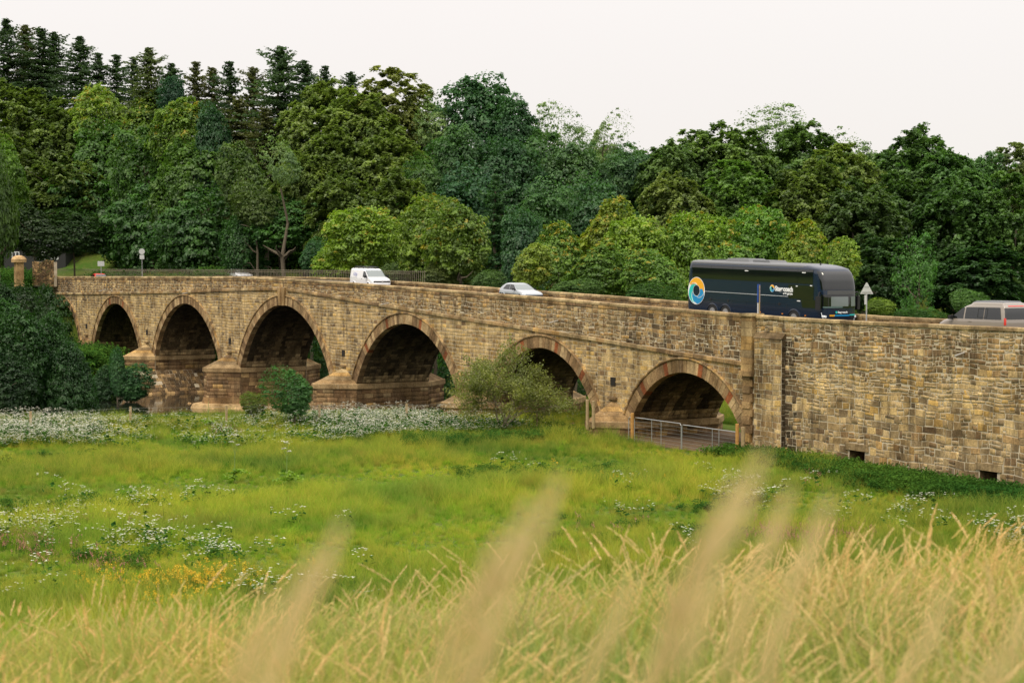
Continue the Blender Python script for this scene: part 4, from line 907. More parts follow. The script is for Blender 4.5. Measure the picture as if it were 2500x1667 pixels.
def join(*parts):
    V = []; Q = []; v = []
    for a, b_, c_ in parts:
        i = len(V); V += list(a); Q += [tuple(i+j for j in q) for q in b_]; v += list(c_)
    return V, Q, v
def cover(n, zr, tr, fn=None):
    """random ground points by distance range and lateral range (tan) seen from the bank"""
    zc = np.sqrt(rng.uniform(zr[0]**2, zr[1]**2, n)); t = rng.uniform(*tr, n); xc = zc*t
    X = -sin(AL)*zc+cos(AL)*xc; Y = cos(AL)*zc+sin(AL)*xc-D
    ok = np.ones(n, bool) if fn is None else fn(X, Y, zc, t)
    X, Y, zc, t = X[ok], Y[ok], zc[ok], t[ok]
    return np.stack([X, Y, hgt(X, Y)-.02], 1), zc, t
def pxof(P):
    d = P-np.array([0, -D, CH]); f = d@np.array(FW); return 1250+F*(d@np.array(RT))/f, 833.5-F*(d@np.array(UP))/f
def solid(X, Y):   # where masonry or water is
    return ((Y > -.35) & (X > -85.5) & (Y < 8.3)) | ((X < -124+np.clip(Y*.5, -8, 0)) & (X > -192))
piers_ok = lambda X, Y: ~np.any([(np.abs(X-(a+b_)/2) < (b_-a)/2+.3) & (Y > -3.2) & (Y < 11) for a, b_ in PIERS], axis=0)
# meadow
tf = [tuft(46, .34, .028, .26, .45, (0, .25)), tuft(46, .42, .020, .28, .5, (.0, .4)), tuft(40, .28, .036, .25, .4, (0, .2)), tuft(52, .50, .014, .26, .5, (.3, 1)), tuft(60, .75, .016, .30, .6, (.1, .7), hv=.5), tuft(44, .40, .045, .30, .8, (0, .1), hv=.4)]
P, zc, t = cover(105000, (34, 136), (-.37, .44), lambda X, Y, zc, t: ~solid(X, Y) & piers_ok(X, Y) & ~((X > -101.5) & (X < -85) & (Y > -1.6)) & (rng.random(len(X)) < np.clip(1.15-zc/300, 0, 1)))
n = len(P); tn = np.clip(.5+.33*wob(P[:, 0]*1.4, P[:, 1]*1.4, 1, 10)+rng.normal(size=n)*.27, 0, 1)
dens = np.clip(.75+.35*wob(P[:, 0]*2.1+9, P[:, 1]*2.1, 3, 12), .4, 1.4)
scatter('meadow_grass', P, rng.uniform(0, 6.28, n), dens*rng.uniform(.65, 1.25, n), tn, tf, label='green and yellowish meadow grass')
# short grass on far ground seen through arches and beside the road
P, zc, t = cover(26000, (128, 240), (-.36, .33), lambda X, Y, zc, t: (Y > 8.5) & ~((X < -120) & (X > -193)) & ~((X < -104) & (X > -140) & (Y > 22) & (Y < 45)))
n = len(P); scatter('far_grass', P, rng.uniform(0, 6.28, n), rng.uniform(1.1, 1.9, n), rng.uniform(0, .6, n), tf, label='green grass on the banks behind the bridge')
# leafy herbs: dark nettles along the wall, patches in the meadow, river bank
def herb(n, h, s, rad, mt='herb'):
    c = np.stack([rng.normal(size=n)*rad*.5, rng.normal(size=n)*rad*.5, rng.uniform(.02, 1, n)**.7*h*rng.uniform(.7, 1, n)], 1); nn = unit(np.array([0, 0, 1.])+rng.normal(size=(n, 3))*.55)
    V = quads(c, nn, s*rng.uniform(.6, 1.4, n), 2.0); return npmesh('herb', V, np.arange(len(V)).reshape(-1, 4), M[mt], {'v': ('FLOAT', rng.uniform(0, .8, n))})
hb = [herb(130, .7, .085, .5), herb(110, .55, .10, .5), herb(150, .9, .07, .55)]
def wallpts(X, Y, zc, t):
    d = -Y; return ((X > -86.5) & (X < -44) & (d > .3) & (d < 1.6+2.4*sm((X+86)/16)+rng.normal(size=len(X))*.5))
P1, _, _ = cover(75000, (66, 112), (-.02, .46), wallpts)
def bankpts(X, Y, zc, t):
    e = -121.5+np.clip(Y*.5, -8, 0); return (X < e+3.5) & (X > e-1) & (Y < 30) & piers_ok(X, Y)
P2, _, _ = cover(15000, (118, 160), (-.34, .05), bankpts)
P3, _, _ = cover(9000, (50, 128), (-.34, .34), lambda X, Y, zc, t: ~solid(X, Y) & piers_ok(X, Y) & (wob(X*2.3+40, Y*2.3, 2, 11) > 1.0))
P4, _, _ = cover(9000, (112, 124), (-.06, .08), lambda X, Y, zc, t: (X < -98.5) & (Y < -1.5) & piers_ok(X, Y) & (wob(X*3, Y*3, 2, 10) > -.2))
nh = 4200; P1 = P1[rng.permutation(len(P1))[:4000]]; P = np.concatenate([P1, P2[:2600], P3[:2600], P4[:1100]]); n = len(P)
scatter('nettles', P, rng.uniform(0, 6.28, n), np.concatenate([rng.uniform(.55, 1.1, len(P1)), rng.uniform(.3, .65, len(P2[:2600])), rng.uniform(.4, .75, len(P3[:2600])), rng.uniform(.5, 1.0, len(P4[:1100]))]), rng.uniform(0, .9, n), hb, label='dark green nettles and docks along wall foot and river bank')
P, _, _ = cover(20000, (150, 235), (-.34, .34), lambda X, Y, zc, t: (Y > 9) & ((X < -192) | (X > -126)) & (hgt(X, Y) < 4) )
P5, _, _ = cover(9000, (160, 215), (-.34, .1), lambda X, Y, zc, t: (X < -190) & (X > -204) & (Y > -14) & (Y < 40) & ~((Y > -5) & (Y < 8.2)) & ~((X > -198) & (Y > -6) & (Y < 13)))
P6 = np.stack([rng.uniform(-262, -193.5, 1700), rng.uniform(7.2, 10.5, 1700), np.zeros(1700)], 1); P6[:, 2] = hgt(P6[:, 0], P6[:, 1])-.1; P6 = P6[P6[:, 2] < 8.2]
P7 = np.stack([rng.uniform(-262, -200, 2600), rng.uniform(-26, -.6, 2600), np.zeros(2600)], 1); P7[:, 2] = hgt(P7[:, 0], P7[:, 1])-.05; P7 = P7[piers_ok(P7[:, 0], P7[:, 1])]
P = np.concatenate([P[:5200], P5[:2500], P6, P7]); n = len(P)
scatter('undergrowth', P, rng.uniform(0, 6.28, n), rng.uniform(1.4, 2.8, n), rng.uniform(0, .5, n), hb, label='dark undergrowth at the foot of the wood')
# dark leafy understorey on the hillside, between the trunks
ub = [leafmesh('underwood', *crown_broad(26, 60, .5, (.2, .34), .6, 0)) for _ in range(2)]
m = leaf_mat('understorey leaves', .2, .02); 
for q in ub: q.materials[0] = M['herb']
P, _, _ = cover(5200, (186, 300), (-.40, .40), lambda X, Y, zc, t: (Y > 30) & ~((X > -215) & (X < -190) & (Y < 45)))
P = P[:1500]; n = len(P); P[:, 2] += .8
scatter('understorey', P, rng.uniform(0, 6.28, n), rng.uniform(.35, .65, n), rng.uniform(0, .25, n), ub, label='shaded understorey between the tree trunks')
# white umbels, band by the river and scattered drifts
def umbel(nn, h, rad, mt='petal_white', s=.055, um=5, spread=.14):
    V = []; Q = []; mi = []
    for i in range(nn):
        p = np.array([rng.normal()*rad, rng.normal()*rad, 0]); H = h*rng.uniform(.7, 1.15); top = p+np.array([rng.normal()*.08, rng.normal()*.08, H]); i0 = len(V)
        V += [p-[.006, 0, 0], p+[.006, 0, 0], top+[.004, 0, 0], top-[.004, 0, 0]]; Q.append((i0, i0+1, i0+2, i0+3)); mi.append(1)
        for k in range(um):
            c = top+np.array([rng.normal()*spread, rng.normal()*spread, rng.uniform(-.10, .04)])
            for j in range(4):
                a = 1.57*j+rng.uniform(-.3, .3); q = c+np.array([cos(a), sin(a), 0])*s*.62; u = np.array([cos(a), sin(a), rng.normal()*.12])*s*.6; w_ = np.array([-sin(a), cos(a), rng.normal()*.12])*s*.55
                i0 = len(V); V += [q-u, q+w_, q+u, q-w_]; Q.append((i0, i0+1, i0+2, i0+3)); mi.append(0)
        for k in range(5):
            c = p+np.array([rng.normal()*.12, rng.normal()*.12, H*rng.uniform(.2, .75)]); u = rng.normal(size=3)*.05; w_ = np.cross(u, [0, 0, 1])+rng.normal(size=3)*.01
            i0 = len(V); V += [c-u, c+w_, c+u, c-w_]; Q.append((i0, i0+1, i0+2, i0+3)); mi.append(1)
    me = npmesh('umbel', V, Q, M[mt], {'v': ('FLOAT', rng.uniform(0, .5, len(Q)))}); me.materials.append(M['herb']); me.polygons.foreach_set('material_index', np.array(mi, dtype=np.int32)); return me
wu = [umbel(4, .80, .30, um=4, s=.045), umbel(4, .65, .32, um=3, s=.045), umbel(3, .95, .26, um=5, s=.045)]
def band(X, Y, zc, t):
    px = 1250+F*t; lo = np.interp(px, [-200, 500, 1000, 1300], [109, 112, 116, 121]); hi = np.interp(px, [-200, 250, 560, 700, 1000, 1300], [136, 127, 128, 134, 135, 126]); nz_ = wob(X*2, Y*2, 2, 10)
    return (px < 1330) & (zc > lo+nz_*2) & (zc < hi) & ~solid(X+1.5, Y) & piers_ok(X, Y) & (rng.random(len(X)) < np.where(px > 1050, .45, .95)) & (nz_+rng.normal(size=len(X))*.35 > -.15)
P, _, _ = cover(16000, (105, 140), (-.34, .03), band); P = P[:2500]
drift = [((120, 1240), 90, 60), ((250, 1210), 110, 40), ((330, 1300), 120, 90), ((395, 1300), 90, 60), ((560, 1310), 60, 60), ((690, 1400), 120, 60), ((40, 1275), 90, 130), ((1760, 1175), 110, 70), ((1860, 1190), 60, 50), ((2200, 1225), 90, 60), ((2470, 1280), 90, 90), ((1550, 1230), 60, 12), ((520, 1200), 60, 20), ((1200, 1110), 100, 16), ((1750, 1300), 90, 14), ((30, 1400), 70, 30), ((330, 1210), 60, 30), ((2330, 1260), 60, 20), ((760, 1230), 100, 10), ((1400, 1200), 120, 10)]
DP = []
for (c, r, k) in drift:
    for _ in range(k//5):
        q = WZ(c[0]+random.gauss(0, r*.7), c[1]+random.gauss(0, r*.17), .3); q.z = hz(q.x, q.y); DP.append(tuple(q))
P = np.concatenate([P, np.array(DP)]); n = len(P)
scatter('cow_parsley', P, rng.uniform(0, 6.28, n), rng.uniform(.75, 1.3, n), rng.uniform(0, .7, n), wu, label='white flowering cow parsley along the river and in the meadow')
def spike(nn, h, mt, s=.03, k=16, rad=.2, hl=.35):
    V = []; Q = []; mi = []
    for i in range(nn):
        p = np.array([rng.normal()*rad, rng.normal()*rad, 0]); H = h*rng.uniform(.7, 1.15); top = p+np.array([rng.normal()*.08, rng.normal()*.08, H]); i0 = len(V)
        V += [p-[.006, 0, 0], p+[.006, 0, 0], top+[.004, 0, 0], top-[.004, 0, 0]]; Q.append((i0, i0+1, i0+2, i0+3)); mi.append(1)
        for j in range(k):
            c = p+(top-p)*rng.uniform(1-hl, 1)+rng.normal(size=3)*.03; u = unit(rng.normal(size=(1, 3)))[0]*s; w_ = unit(np.cross(u, rng.normal(size=3))[None])[0]*s*.8
            i0 = len(V); V += [c-u, c+w_, c+u, c-w_]; Q.append((i0, i0+1, i0+2, i0+3)); mi.append(0)
        for j in range(8):
            c = p+(top-p)*rng.uniform(.1, .7)+rng.normal(size=3)*.05; u = unit(rng.normal(size=(1, 3)))[0]*.05; w_ = np.cross(u, [0, 0, 1])*.4
            i0 = len(V); V += [c-u, c+w_, c+u, c-w_]; Q.append((i0, i0+1, i0+2, i0+3)); mi.append(1)
    me = npmesh('flower', V, Q, M[mt], {'v': ('FLOAT', rng.uniform(0, .5, len(Q)))}); me.materials.append(M['herb']); me.polygons.foreach_set('material_index', np.array(mi, dtype=np.int32)); return me
def drifts(lst, zlift=.3):
    out = []
    for (c, rx, ry, k) in lst:
        for _ in range(k):
            q = WZ(c[0]+random.gauss(0, rx), c[1]+random.gauss(0, ry), zlift); q.z = hz(q.x, q.y); out.append(tuple(q))
    return np.array(out)
P = drifts([((40, 1295), 60, 16, 55), ((110, 1330), 50, 14, 20), ((1960, 1272), 60, 13, 50), ((1900, 1290), 60, 14, 30), ((2080, 1275), 40, 12, 30), ((200, 1240), 40, 10, 22), ((560, 1035), 30, 6, 14), ((1990, 1150), 12, 6, 8), ((250, 1350), 60, 14, 22), ((1450, 1270), 150, 15, 10)]); n = len(P)
scatter('willowherb', P, rng.uniform(0, 6.28, n), rng.uniform(.7, 1.1, n), rng.uniform(0, .5, n), [spike(3, .75, 'petal_pink', .022, 12), spike(3, .65, 'petal_pink', .022, 12)], label='pink willowherb flowers in the meadow')
P = drifts([((440, 1390), 90, 10, 70), ((520, 1400), 60, 12, 30), ((250, 1400), 50, 14, 22), ((560, 1370), 40, 12, 14), ((770, 1370), 20, 10, 8), ((420, 1440), 60, 10, 20), ((1440, 955), 15, 6, 12), ((1500, 1150), 100, 14, 10)]); n = len(P)
scatter('ragwort', P, rng.uniform(0, 6.28, n), rng.uniform(.6, .95, n), rng.uniform(0, .5, n), [spike(3, .7, 'petal_yellow', .026, 11, .18, .22)], label='yellow ragwort flowers in the meadow')
P, _, _ = cover(9, (1, 2), (0, .1)); P = np.stack([rng.uniform(-430, -120, 700), rng.uniform(-330, -190, 700), np.zeros(700)], 1); P[:, 2] = hgt(P[:, 0], P[:, 1])+1; n = len(P)
scatter('valley_wood', P, rng.uniform(0, 6.28, n), rng.uniform(1.0, 1.8, n), rng.uniform(0, .25, n), ub, label='wood on the valley side upstream')
# giant hogweeds
for (px, py, lb, hh) in ((573, 1175, 'tall white flowering hogweed standing in the meadow before the bridge', 2.6), (700, 1180, 'second smaller hogweed right of the tall one in the meadow', 2.3), (508, 1045, 'bright green hogweed without flower among the white parsley', 2.0)):
    p = WZ(px, py, -.4); p.z = hz(p.x, p.y); hw_ = empty('hogweed', p, 0, lb, 'hogweed'); b = MB(); b.tube([(0, 0, 0), (.03, 0, hh*.5), (0, .05, hh)], [.03, .022, .012], 6); b.tube([(.02, 0, hh*.55), (.2, .1, hh*.8)], .01, 5); b.tube([(.02, 0, hh*.6), (-.2, -.1, hh*.85)], .01, 5); b.build('stem', mat('hogweed stem', (.16, .24, .05), .7), hw_)
    n = 60; c = np.concatenate([np.stack([rng.normal(size=n)*.10, rng.normal(size=n)*.10, hh+rng.normal(size=n)*.03], 1), np.stack([.2+rng.normal(size=30)*.06, .1+rng.normal(size=30)*.06, hh*.8+rng.normal(size=30)*.02], 1), np.stack([-.2+rng.normal(size=30)*.06, -.1+rng.normal(size=30)*.06, hh*.85+rng.normal(size=30)*.02], 1)])
    V = quads(c, unit(rng.normal(size=(len(c), 3))*.4+[0, 0, 1]), .06, 1.2)
    if hh > 2.1: link('flower_head', npmesh('flower_head', V, np.arange(len(V)).reshape(-1, 4), M['petal_white']), hw_)
    c = []; 
    for k in range(9):
        a = k*2.4; r0 = rng.uniform(.4, .95); z0 = rng.uniform(.2, .55)*hh*.5
        for j in range(26): c.append((cos(a)*r0*j/26+rng.normal()*.10*(j/26+.2), sin(a)*r0*j/26+rng.normal()*.1*(j/26+.2), z0+.25*j/26-.25*(j/26)**2+rng.normal()*.02))
    c = np.array(c); V = quads(c, unit(rng.normal(size=(len(c), 3))*.35+[0, 0, 1]), .13, 1.5)
    o = link('leaf', npmesh('leaf', V, np.arange(len(V)).reshape(-1, 4), M['leaf'], {'v': ('FLOAT', rng.uniform(.3, 1, len(c))), 'tip': ('FLOAT', np.zeros(len(c)))}), hw_); o.color = (.15, .26, .03, 1); o['kind'] = 'stuff'
# tall foreground grass on the bank
tg = []
for k in range(4):
    V, Q, v = join(heads(9, 1.0, .24+.06*k, headlen=.20, rad=.14, spw=.0105, sp=40), blades(46, .70, .009, .14, .6, (0, .14), hv=.4, seg=4))
    tg.append(npmesh('tuft', V, Q, M['tall'], {'v': ('FLOAT', v)}))
for k in range(3):
    V, Q, v = join(heads(2, .9, .3, headlen=.15, rad=.13, spw=.007, sp=24), blades(76, .80, .011, .17, .75, (0, .12), hv=.45, seg=5))
    tg.append(npmesh('tuft', V, Q, M['tall'], {'v': ('FLOAT', v)}))
P, zc, t = cover(16000, (3.2, 19), (-.42, .42), lambda X, Y, zc, t: np.ones(len(X), bool)); P = P[:3700]; zc = zc[:3700]; t = t[:3700]; n = len(P)
pn = np.sin(P[:, 0]*1.7+1)*.5+np.sin(P[:, 1]*2.3)*.5+np.sin(P[:, 0]*3.9+P[:, 1]*3.1)*.4
tn = np.clip(.45+.35*pn+rng.normal(size=n)*.22, 0, 1)
ph = np.clip(.54+.25*pn+.8*t+rng.normal(size=n)*.1, .12, .95); ix = np.where(rng.random(n) < ph, rng.integers(0, 4, n), rng.integers(4, 7, n))
scl = np.clip(.88+.13*np.sin(P[:, 0]*2.9)+.10*np.sin(P[:, 1]*4.1)+rng.normal(size=n)*.13, .5, 1.25)
scatter('tall_grass', P, rng.normal(0, 1.15, n)+.4, scl, tn, tg, label='tall tan seeding grass on the bank in front', tilt=rng.normal(0, .07, n), ix=ix)
# a few stems right in front of the lens
V, Q, v = heads(3, 1.0, .11, headlen=.085, rad=.014, sp=62, spw=.0050, wd=.0010); v = [min(1, q+.35) for q in v]; V = np.array(V); V = V/V[:, 2].max(); ns_ = npmesh('tuft', V, Q, M['tall'], {'v': ('FLOAT', v)})
tl_ = V[V[:, 2] > .95].mean(0); PP = []; sc_ = []; rz_ = []
for (px, py, zc_) in ((1290, 1150, 1.25), (1225, 1210, 1.3), (1150, 1290, 1.3), (1790, 1090, 1.2), (1730, 1150, 1.3), (1680, 1240, 1.3), (1870, 1180, 1.4), (1960, 1200, 1.3), (760, 1260, 1.25), (690, 1340, 1.2), (600, 1430, 1.3), (1480, 1400, 1.4), (2440, 1450, 1.2), (2250, 1430, 1.4)):
    p = WD(px, py, zc_); g0 = hz(p.x, p.y); k = p.z-g0; a = math.atan2(RT.y, RT.x)+random.uniform(-.4, .4)
    PP.append((p.x-(tl_[0]*cos(a)-tl_[1]*sin(a))*k, p.y-(tl_[0]*sin(a)+tl_[1]*cos(a))*k, g0)); sc_.append(k); rz_.append(a)
P = np.array(PP); n = len(P)
scatter('near_grass', P, np.array(rz_), np.array(sc_), np.full(n, 1.0), [ns_], label='blurred seed heads of grass close to the viewer')
# ---------------------------------------------------------------- vehicles
def paint(name, col, rough=.25, coat=.6): return mat(name, col, rough, 0, Coat_Weight=coat, Coat_Roughness=.08)
M['navy'] = paint('navy paint', (.004, .014, .036), .25, .35); M['glassblack'] = mat('tinted glass', (.006, .008, .008), .04, 0, Specular_IOR_Level=.8)
M['white'] = paint('white paint', (.78, .78, .80), .3, .5); M['silver'] = paint('silver paint', (.34, .37, .40), .25, .8); M['greige'] = paint('grey brown metallic paint', (.27, .235, .20), .28, .8)
M['black'] = mat('black plastic', (.012, .012, .013), .5); M['tyre'] = mat('tyre rubber', (.016, .016, .016), .85); M['rim'] = mat('alloy rim', (.48, .48, .49), .35, .7)
M['roofgrey'] = mat('grey roof', (.10, .105, .11), .3); M['lamp'] = mat('headlamp lens', (.85, .88, .9), .1); M['red'] = mat('red lamp', (.55, .03, .015), .3); M['amber'] = mat('amber lamp', (.8, .25, .02), .3)
M['orange_p'] = mat('orange film', (.85, .42, .02), .4); M['teal_p'] = mat('teal film', (.02, .52, .48), .4); M['blue_p'] = mat('blue film', (.01, .26, .55), .4); M['white_p'] = mat('white film', (.80, .82, .82), .4); M['lilac'] = mat('lilac lettering', (.30, .32, .62), .5)
M['inside'] = mat('dim cabin', (.05, .055, .055), .8); M['seeglass'] = mat('light windscreen glass', (.16, .19, .19), .05, 0, Specular_IOR_Level=.8)
class Shell:
    def __init__(s, levels, p=.5, prear=.45):
        s.lv = sorted(levels); s.p = p; s.pr = prear    # (z, xf, xr, hw, Lf, Lr)
    def at(s, z):
        a = [l[0] for l in s.lv]; return [float(np.interp(z, a, [l[i] for l in s.lv])) for i in range(1, 6)]
    def front(s, z, th, off=0.0):
        xf, xr, hw, Lf, Lr = s.at(z); c, q = cos(th), sin(th); pw = lambda v: math.copysign(abs(v)**s.p, v)
        x = xf-Lf+Lf*pw(c); y = hw*pw(q); n = Vector((c*.6+.02, q*.6, 0)).normalized(); return Vector((x, y, z))+n*off
    def rear(s, z, th, off=0.0):
        xf, xr, hw, Lf, Lr = s.at(z); c, q = cos(th), sin(th); pw = lambda v: math.copysign(abs(v)**s.pr, v)
        x = xr+Lr-Lr*pw(c); y = hw*pw(q); n = Vector((-c, q, 0)).normalized(); return Vector((x, y, z))+n*off
    def side(s, x, z, sgn=-1, off=0.0): return Vector((x, sgn*(s.at(z)[2]+off), z))
    def body(s, name, mt, parent, nz=26, nf=14, zmax=None):
        zs = sorted(set([l[0] for l in s.lv]+list(np.linspace(s.lv[0][0], s.lv[-1][0], nz)))); b = MB(); n = 0
        for z in zs:
            r = [s.front(z, -pi/2+pi*i/nf) for i in range(nf+1)]+[s.rear(z, pi/2-pi*i/nf) for i in range(nf+1)]
            b.v += [tuple(p) for p in r]; n = len(r)
        for k in range(len(zs)-1):
            for j in range(n): b.f.append((k*n+j, k*n+(j+1) % n, (k+1)*n+(j+1) % n, (k+1)*n+j)); b.c.append(None)
        b.f.append(tuple(range(n))[::-1]); b.f.append(tuple((len(zs)-1)*n+j for j in range(n))); b.c += [None, None]
        me = b.mesh(name, mt)
        for p_ in me.polygons: p_.use_smooth = len(p_.vertices) == 4
        return link(name, me, parent)
    def fpatch(s, name, mt, parent, t0, t1, z0, z1, off=.012, n=10, m_=6, f='front', **k):
        fn = getattr(s, f); b = MB()
        for i in range(m_+1):
            for j in range(n+1): b.v.append(tuple(fn(z0+(z1-z0)*i/m_, t0+(t1-t0)*j/n, off)))
        for i in range(m_):
            for j in range(n): a = i*(n+1)+j; b.f.append((a, a+1, a+n+2, a+n+1)); b.c.append(None)
        me = b.mesh(name, mt, True); return link(name, me, parent, **k)
    def spatch(s, name, mt, parent, poly, off=.012, sgn=-1, n=8, **k):
        """poly: four (x,z) corners"""
        b = MB(); P = [Vector((x, z)) for x, z in poly]
        for i in range(n+1):
            for j in range(n+1):
                q = P[0].lerp(P[1], j/n).lerp(P[3].lerp(P[2], j/n), i/n); b.v.append(tuple(s.side(q.x, q.y, sgn, off)))
        for i in range(n):
            for j in range(n): a = i*(n+1)+j; b.f.append((a, a+1, a+n+2, a+n+1)); b.c.append(None)
        return link(name, b.mesh(name, mt, True), parent, **k)
def wheel(parent, x, y, r, wd=.25, sgn=-1):
    w_ = empty('wheel', (x, y, r)); w_.parent = parent
    b = MB(); b.cyl((0, 0, 0), (0, 1, 0), r, wd, 24); b.build('tyre', M['tyre'], w_)
    b = MB(); b.cyl((0, sgn*(wd/2+.004), 0), (0, 1, 0), r*.60, .02, 20); b.cyl((0, sgn*(wd/2+.03), 0), (0, 1, 0), r*.22, .05, 12)
    for k in range(8):
        a = k*pi/4; b.cyl((cos(a)*r*.38, sgn*(wd/2+.02), sin(a)*r*.38), (0, 1, 0), r*.05, .02, 6)
    b.build('rim', M['rim'], w_)
def arch_patch(sh, parent, x, r, mt='black', sgn=-1, name='wheel_arch'):
    b = MB(); n = 16; c = len(b.v); b.v.append(tuple(sh.side(x, r*.9, sgn, .006)))
    for i in range(n+1):
        a = pi*i/n; b.v.append(tuple(sh.side(x+cos(a)*r*1.2, max(.3, r*.9+sin(a)*r*1.2), sgn, .006)))
    for i in range(n): b.f.append((0, i+1, i+2)); b.c.append(None)
    b.build(name, M[mt], parent)
    b = MB(); pts = [sh.side(x+cos(pi*i/n)*r*1.22, max(.35, r*.9+sin(pi*i/n)*r*1.22), sgn, .03) for i in range(n+1)]; b.tube(pts, .035, 5); return b
def text(name, s, size, loc, mt, parent, rot, bold=.0, extr=.004, spacing=1.0, sx_=1.0):
    cu = bpy.data.curves.new(name, 'FONT'); cu.body = s; cu.size = size; cu.offset = bold; cu.extrude = extr; cu.space_character = spacing
    tmp = bpy.data.objects.new(name, cu); COL.objects.link(tmp); bpy.context.view_layer.update()
    me = bpy.data.meshes.new_from_object(tmp.evaluated_get(bpy.context.evaluated_depsgraph_get())); bpy.data.objects.remove(tmp)
    me.materials.clear(); me.materials.append(mt); o = link(name, me, parent, loc); o.rotation_euler = rot; o.scale = (sx_, 1, 1); return o
def swirl(parent, cx_, cz_, Ro, y, name='ring_logo'):
    """ring emblem: orange, teal and blue blades around an off centre hole"""
    lg = empty(name, (cx_, y, cz_)); lg.parent = parent
    hole = Vector((-.0*Ro, .02*Ro)); Ri = .43*Ro
    def disc(nm, mt, pts, dy):
        b = MB(); b.face([(p.x, dy, p.y) for p in pts]); b.build(nm, mt, lg)
    def ringseg(nm, mt, a0, a1, f_in, f_out, dy, n=40):
        b = MB()
        for i in range(n+1):
            u = i/n; a = R(a0+(a1-a0)*u); d = Vector((cos(a), sin(a))); p, q = hole*(1-0)+d*f_in(u), d*f_out(u); b.v += [(p.x, dy, p.y), (q.x, dy, q.y)]
        for i in range(n): b.f.append((2*i, 2*i+1, 2*i+3, 2*i+2)); b.c.append(None)
        b.build(nm, mt, lg)
    ringseg('border', M['white_p'], 0, 360, lambda u: Ri*.94, lambda u: Ro*1.04, 0)
    ringseg('orange_blade', M['orange_p'], 150, -75, lambda u: Ri+.25*Ro*max(0, (.30-u)/.30), lambda u: Ro*(1-.42*max(0, (u-.55)/.45)**1.2), -.004)
    ringseg('teal_blade', M['teal_p'], 85, 255, lambda u: Ri, lambda u: Ri+(Ro-Ri)*(.40*min(1, u/.35+.0)+.58*max(0, min(1, (u-.2)/.5))), -.008)
    ringseg('blue_blade', M['blue_p'], 200, 375, lambda u: Ri+(Ro-Ri)*.03, lambda u: Ri+(Ro-Ri)*(.12+.88*min(1, u/.45)*1.0)*(1 if u < .8 else 1-.5*(u-.8)/.2), -.010)
    b = MB()
    for (a0, a1, f0, f1) in ((140, 80, .80, .46), (255, 190, .98, .45), (-72, -5, .50, .98)):
        pts = [Vector((cos(R(a0+(a1-a0)*i/14))*Ro*(f0+(f1-f0)*i/14), -.014, sin(R(a0+(a1-a0)*i/14))*Ro*(f0+(f1-f0)*i/14))) for i in range(15)]; b.tube(pts, Ro*.022, 4)
    b.build('blade_lines', M['white_p'], lg)
